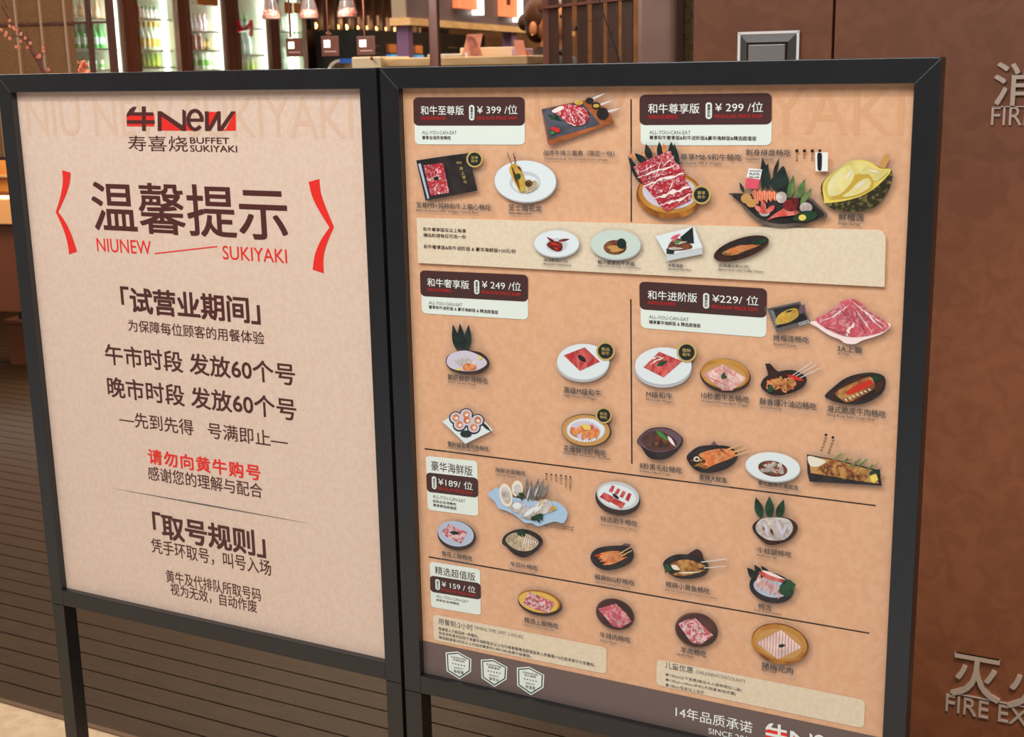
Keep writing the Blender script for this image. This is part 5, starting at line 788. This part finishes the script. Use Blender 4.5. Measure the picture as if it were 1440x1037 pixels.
for cx, by, hw, lb in ((382, 28, 13.6, 'hanging conical flask of pink crystals, nearest the fridges'), (434.8, 27, 14.2, 'hanging conical flask of pink crystals, middle of the three'), (488.5, 25, 14.6, 'hanging conical flask of pink crystals, nearest the slatted wall panel')):
    P = far(cx, by, 3.0); R_ = hw*3.0/F
    t = thing('glass_flask', lb, 'flask', (P.x, P.y, P.z), 'flasks hung over the counter')
    MB().lathe([(R_*.94, 0), (R_, .004), (R_*.97, .012), (R_*.52, .05), (R_*.3, .07), (R_*.3, .095), (R_*.36, .098)], P, 24).build('flask', flg, t, smooth=True)
    q = random.Random(int(cx)); m = MB().lathe([(R_*.88, .003), (R_*.9, .01), (R_*.72, .016)], P, 16)
    for i in range(26):
        a_ = q.random()*6.283; d_ = math.sqrt(q.random())*R_*.66; m.ball(P+Vector((d_*math.cos(a_), d_*math.sin(a_), .013+q.random()*.006)), .0042, 6, 4)
    m.build('pink_crystals', salt, t); MB().tube([P+Zv*.09, Vector((P.x, P.y, 3.4))], .0016, 6).build('cord', copper, t)
# ------------------------------------------------------------------ wicker lattice, blossom branch, display counter
LP = far(60, 50, 3.6)
def lu(px): return (onP(px, 50, LP, Dv)-LP).dot(Ev)
zbt = onP(10, 221, LP, Dv).z; zcr = onP(50, 34, LP, Dv).z
t = thing('wicker_lattice', 'cream barred lattice with woven brown panels at the restaurant edge', 'lattice', (LP.x, LP.y, zbt))
creamb = mat('cream_bar', (186, 150, 116), .5); wick = mat('woven_brown_wicker', (150, 104, 58), .6, rgb2=(108, 70, 38), scale=260, kind='voronoi', lo=.02, hi=.25)
for p in (-43, -8, 26.5, 61, 95): obox(MB(), LP, Ev, Dv, lu(p)-.0032, lu(p)+.0032, -.008, .008, zbt, 3.4).build('bar', creamb, t, bevel=.001)
for p, w_ in ((127, .005), (157, .009)): obox(MB(), LP, Ev, Dv, lu(p)-w_, lu(p)+w_, -.008, .008, zbt, 3.4).build('bar', redwood, t, bevel=.001)
for z in (zcr, zcr+.145, zcr+.29): obox(MB(), LP, Ev, Dv, lu(-60), lu(157), -.006, .006, z-.003, z+.003).build('cross_bar', redwood, t)
obox(MB(), LP, Ev, Dv, lu(-60), lu(157), -.008, .008, zbt-.008, zbt).build('bottom_rail', darkwood, t)
for p, q_ in ((-43, -8), (-8, 26.5), (26.5, 61), (61, 95)): obox(MB(), LP, Ev, Dv, lu(p)+.003, lu(q_)-.003, .001, .004, zbt, 3.3).build('woven_panel', wick, t)
obox(MB(), LP, Ev, Dv, lu(95)+.003, lu(104), .001, .004, zbt, 3.3).build('woven_panel', wick, t)
BP = far(60, 100, 3.3); bp = lambda x, y: onP(x, y, BP, Dv)
t = thing('blossom_branch', 'pink blossom branch standing in front of the wicker lattice', 'branch', tuple(Vector((bp(66, 140).x, bp(66, 140).y, 0))))
bark = mat('reddish_bark', (120, 62, 52), .7, rgb2=(92, 46, 40), scale=60); petal = mat('pink_blossom', (232, 124, 92), .5, rgb2=(240, 156, 124), scale=90)
curve_tube('stem', t, bark, [bp(x, y) for x, y in ((2, 8), (8, 18), (18, 36), (31, 48), (40, 60), (45, 72), (55, 88), (63, 104), (70, 150), (74, 240))]+[Vector((bp(76, 260).x, bp(76, 260).y, .0))], .0016, .007, 8)
for pts in (((36, 44), (42, 58), (48, 74), (56, 86), (62, 96)), ((10, 12), (7, 4), (2, -6)), ((18, 36), (15, 29), (13, 24)), ((55, 88), (60, 76), (63, 62)), ((40, 60), (30, 52), (20, 50), (9, 50))): curve_tube('twig', t, bark, [bp(*p) for p in pts], .0022, .0012)
q = random.Random(4)
for x, y in ((15, 29), (15, 37), (22, 41), (31, 48), (9, 50), (15, 54), (30, 58), (3, 42), (24, 66), (40, 67), (37, 54), (57, 78), (62, 67), (69, 98), (44, 61), (28, 67), (54, 80), (20, 39), (10, 46), (62, 72), (57, 80), (25, 43)):
    P = bp(x, y); m = MB()
    for i in range(5):
        a_ = i*1.2566+q.random(); m.ball(P+Ev*math.cos(a_)*.0024+Zv*math.sin(a_)*.0024-Dv*.004, .0024, 6, 4, (1, 1, 1))
    m.build('blossom', petal, t, smooth=True)
cr = far(112, 96, 4.4); o = MB(); q = random.Random(9)
for i in range(40): o.ball(cr+Ev*(q.uniform(-.035, .045))+Zv*(q.uniform(-.03, .02))+Dv*q.uniform(-.01, .01), q.uniform(.005, .010), 6, 4)
vs = thing('coral_ornament', 'orange coral ornament on a slim stand behind the wicker lattice', 'ornament', (cr.x, cr.y, 0)); o.build('coral', petal, vs, smooth=True); MB().tube([Vector((cr.x, cr.y, 0)), cr-Zv*.02], .01, 8).build('stand', darkwood, vs)
KP = far(10, 300, 5.3); kz = lambda y: onP(10, y, KP, Dv).z; ku = lambda px: (onP(px, 300, KP, Dv)-KP).dot(Ev)
t = thing('display_counter', 'long orange lit display counter behind the notice board', 'counter', (KP.x, KP.y, 0))
om = mat('orange_panel', (206, 138, 60), .5, rgb2=(190, 120, 48), scale=8); lo_ = mat('peach_slab', (224, 166, 108), .4); bm_ = mat('brown_counter_front', (104, 58, 34), .5)
a_, b_ = -.35, ku(330)
obox(MB(), KP, Ev, Dv, a_, b_, .10, .14, kz(249), kz(205)).build('upper_panel', om, t); obox(MB(), KP, Ev, Dv, a_, b_, .08, .14, kz(252), kz(249)).build('shelf_edge', tanwood, t)
obox(MB(), KP, Ev, Dv, a_, b_, .10, .14, kz(274), kz(252)).build('lower_panel', om, t); obox(MB(), KP, Ev, Dv, a_, b_, .02, .10, kz(276), kz(273)).build('rail', copper, t)
obox(MB(), KP, Ev, Dv, a_, b_, .0, .14, kz(315), kz(281)).build('slab', lo_, t); obox(MB(), KP, Ev, Dv, a_, b_, .01, .02, kz(280), kz(276)).build('highlight_strip', mat('highlight_glow', (255, 226, 176), .5, emit=2.5), t)  # highlight along the counter, put in as a glowing strip
obox(MB(), KP, Ev, Dv, a_, b_, .03, .14, kz(440), kz(315)).build('front_panel', bm_, t); obox(MB(), KP, Ev, Dv, a_, b_, .5, .55, 0, kz(440)).build('plinth', dark, t)
obox(MB(), KP, Ev, Dv, a_, ku(12), .42, .44, kz(462), kz(456)).build('floor_light', mat('cream_led', (255, 240, 190), .5, emit=3), t)
lamp('counter_lamp', 'AREA', tuple(KP+Zv*(1.35-KP.z)-Dv*.35), 2.2, (1, .62, .26), tuple(KP+Zv*(.75-KP.z)), size=.3)
lamp('deck_fill_light', 'AREA', tuple(KP+Ev*(ku(330)*.5-.3)-Dv*.02+Zv*(kz(440)-.03-KP.z)), 2.2, (1, .84, .74), tuple(KP+Ev*(ku(330)*.5-.3)-Dv*.08+Zv*(.0-KP.z)), shape='RECTANGLE', size=1.4, size_y=.04)  # unseen area light added to brighten the deck before the counter
xb = thing('brown_box', 'plain reddish brown box on the deck under the display counter', 'box', tuple(Vector((onZ(24, 512, 0).x, onZ(24, 512, 0).y, 0))))
P = onZ(24, 514, 0); u0, u1 = (onP(11, 480, P, Dv)-P).dot(Ev), (onP(60, 480, P, Dv)-P).dot(Ev)
zt_ = onP(24, 450, P, Dv).z; obox(MB(), P, Ev, Dv, u0, u1, 0, .25, .0, zt_-.02).build('carcass', bm_, xb, bevel=.004); obox(MB(), P, Ev, Dv, u0-.005, u1+.005, -.005, .255, zt_-.02, zt_).build('lid', bm_, xb, bevel=.003)
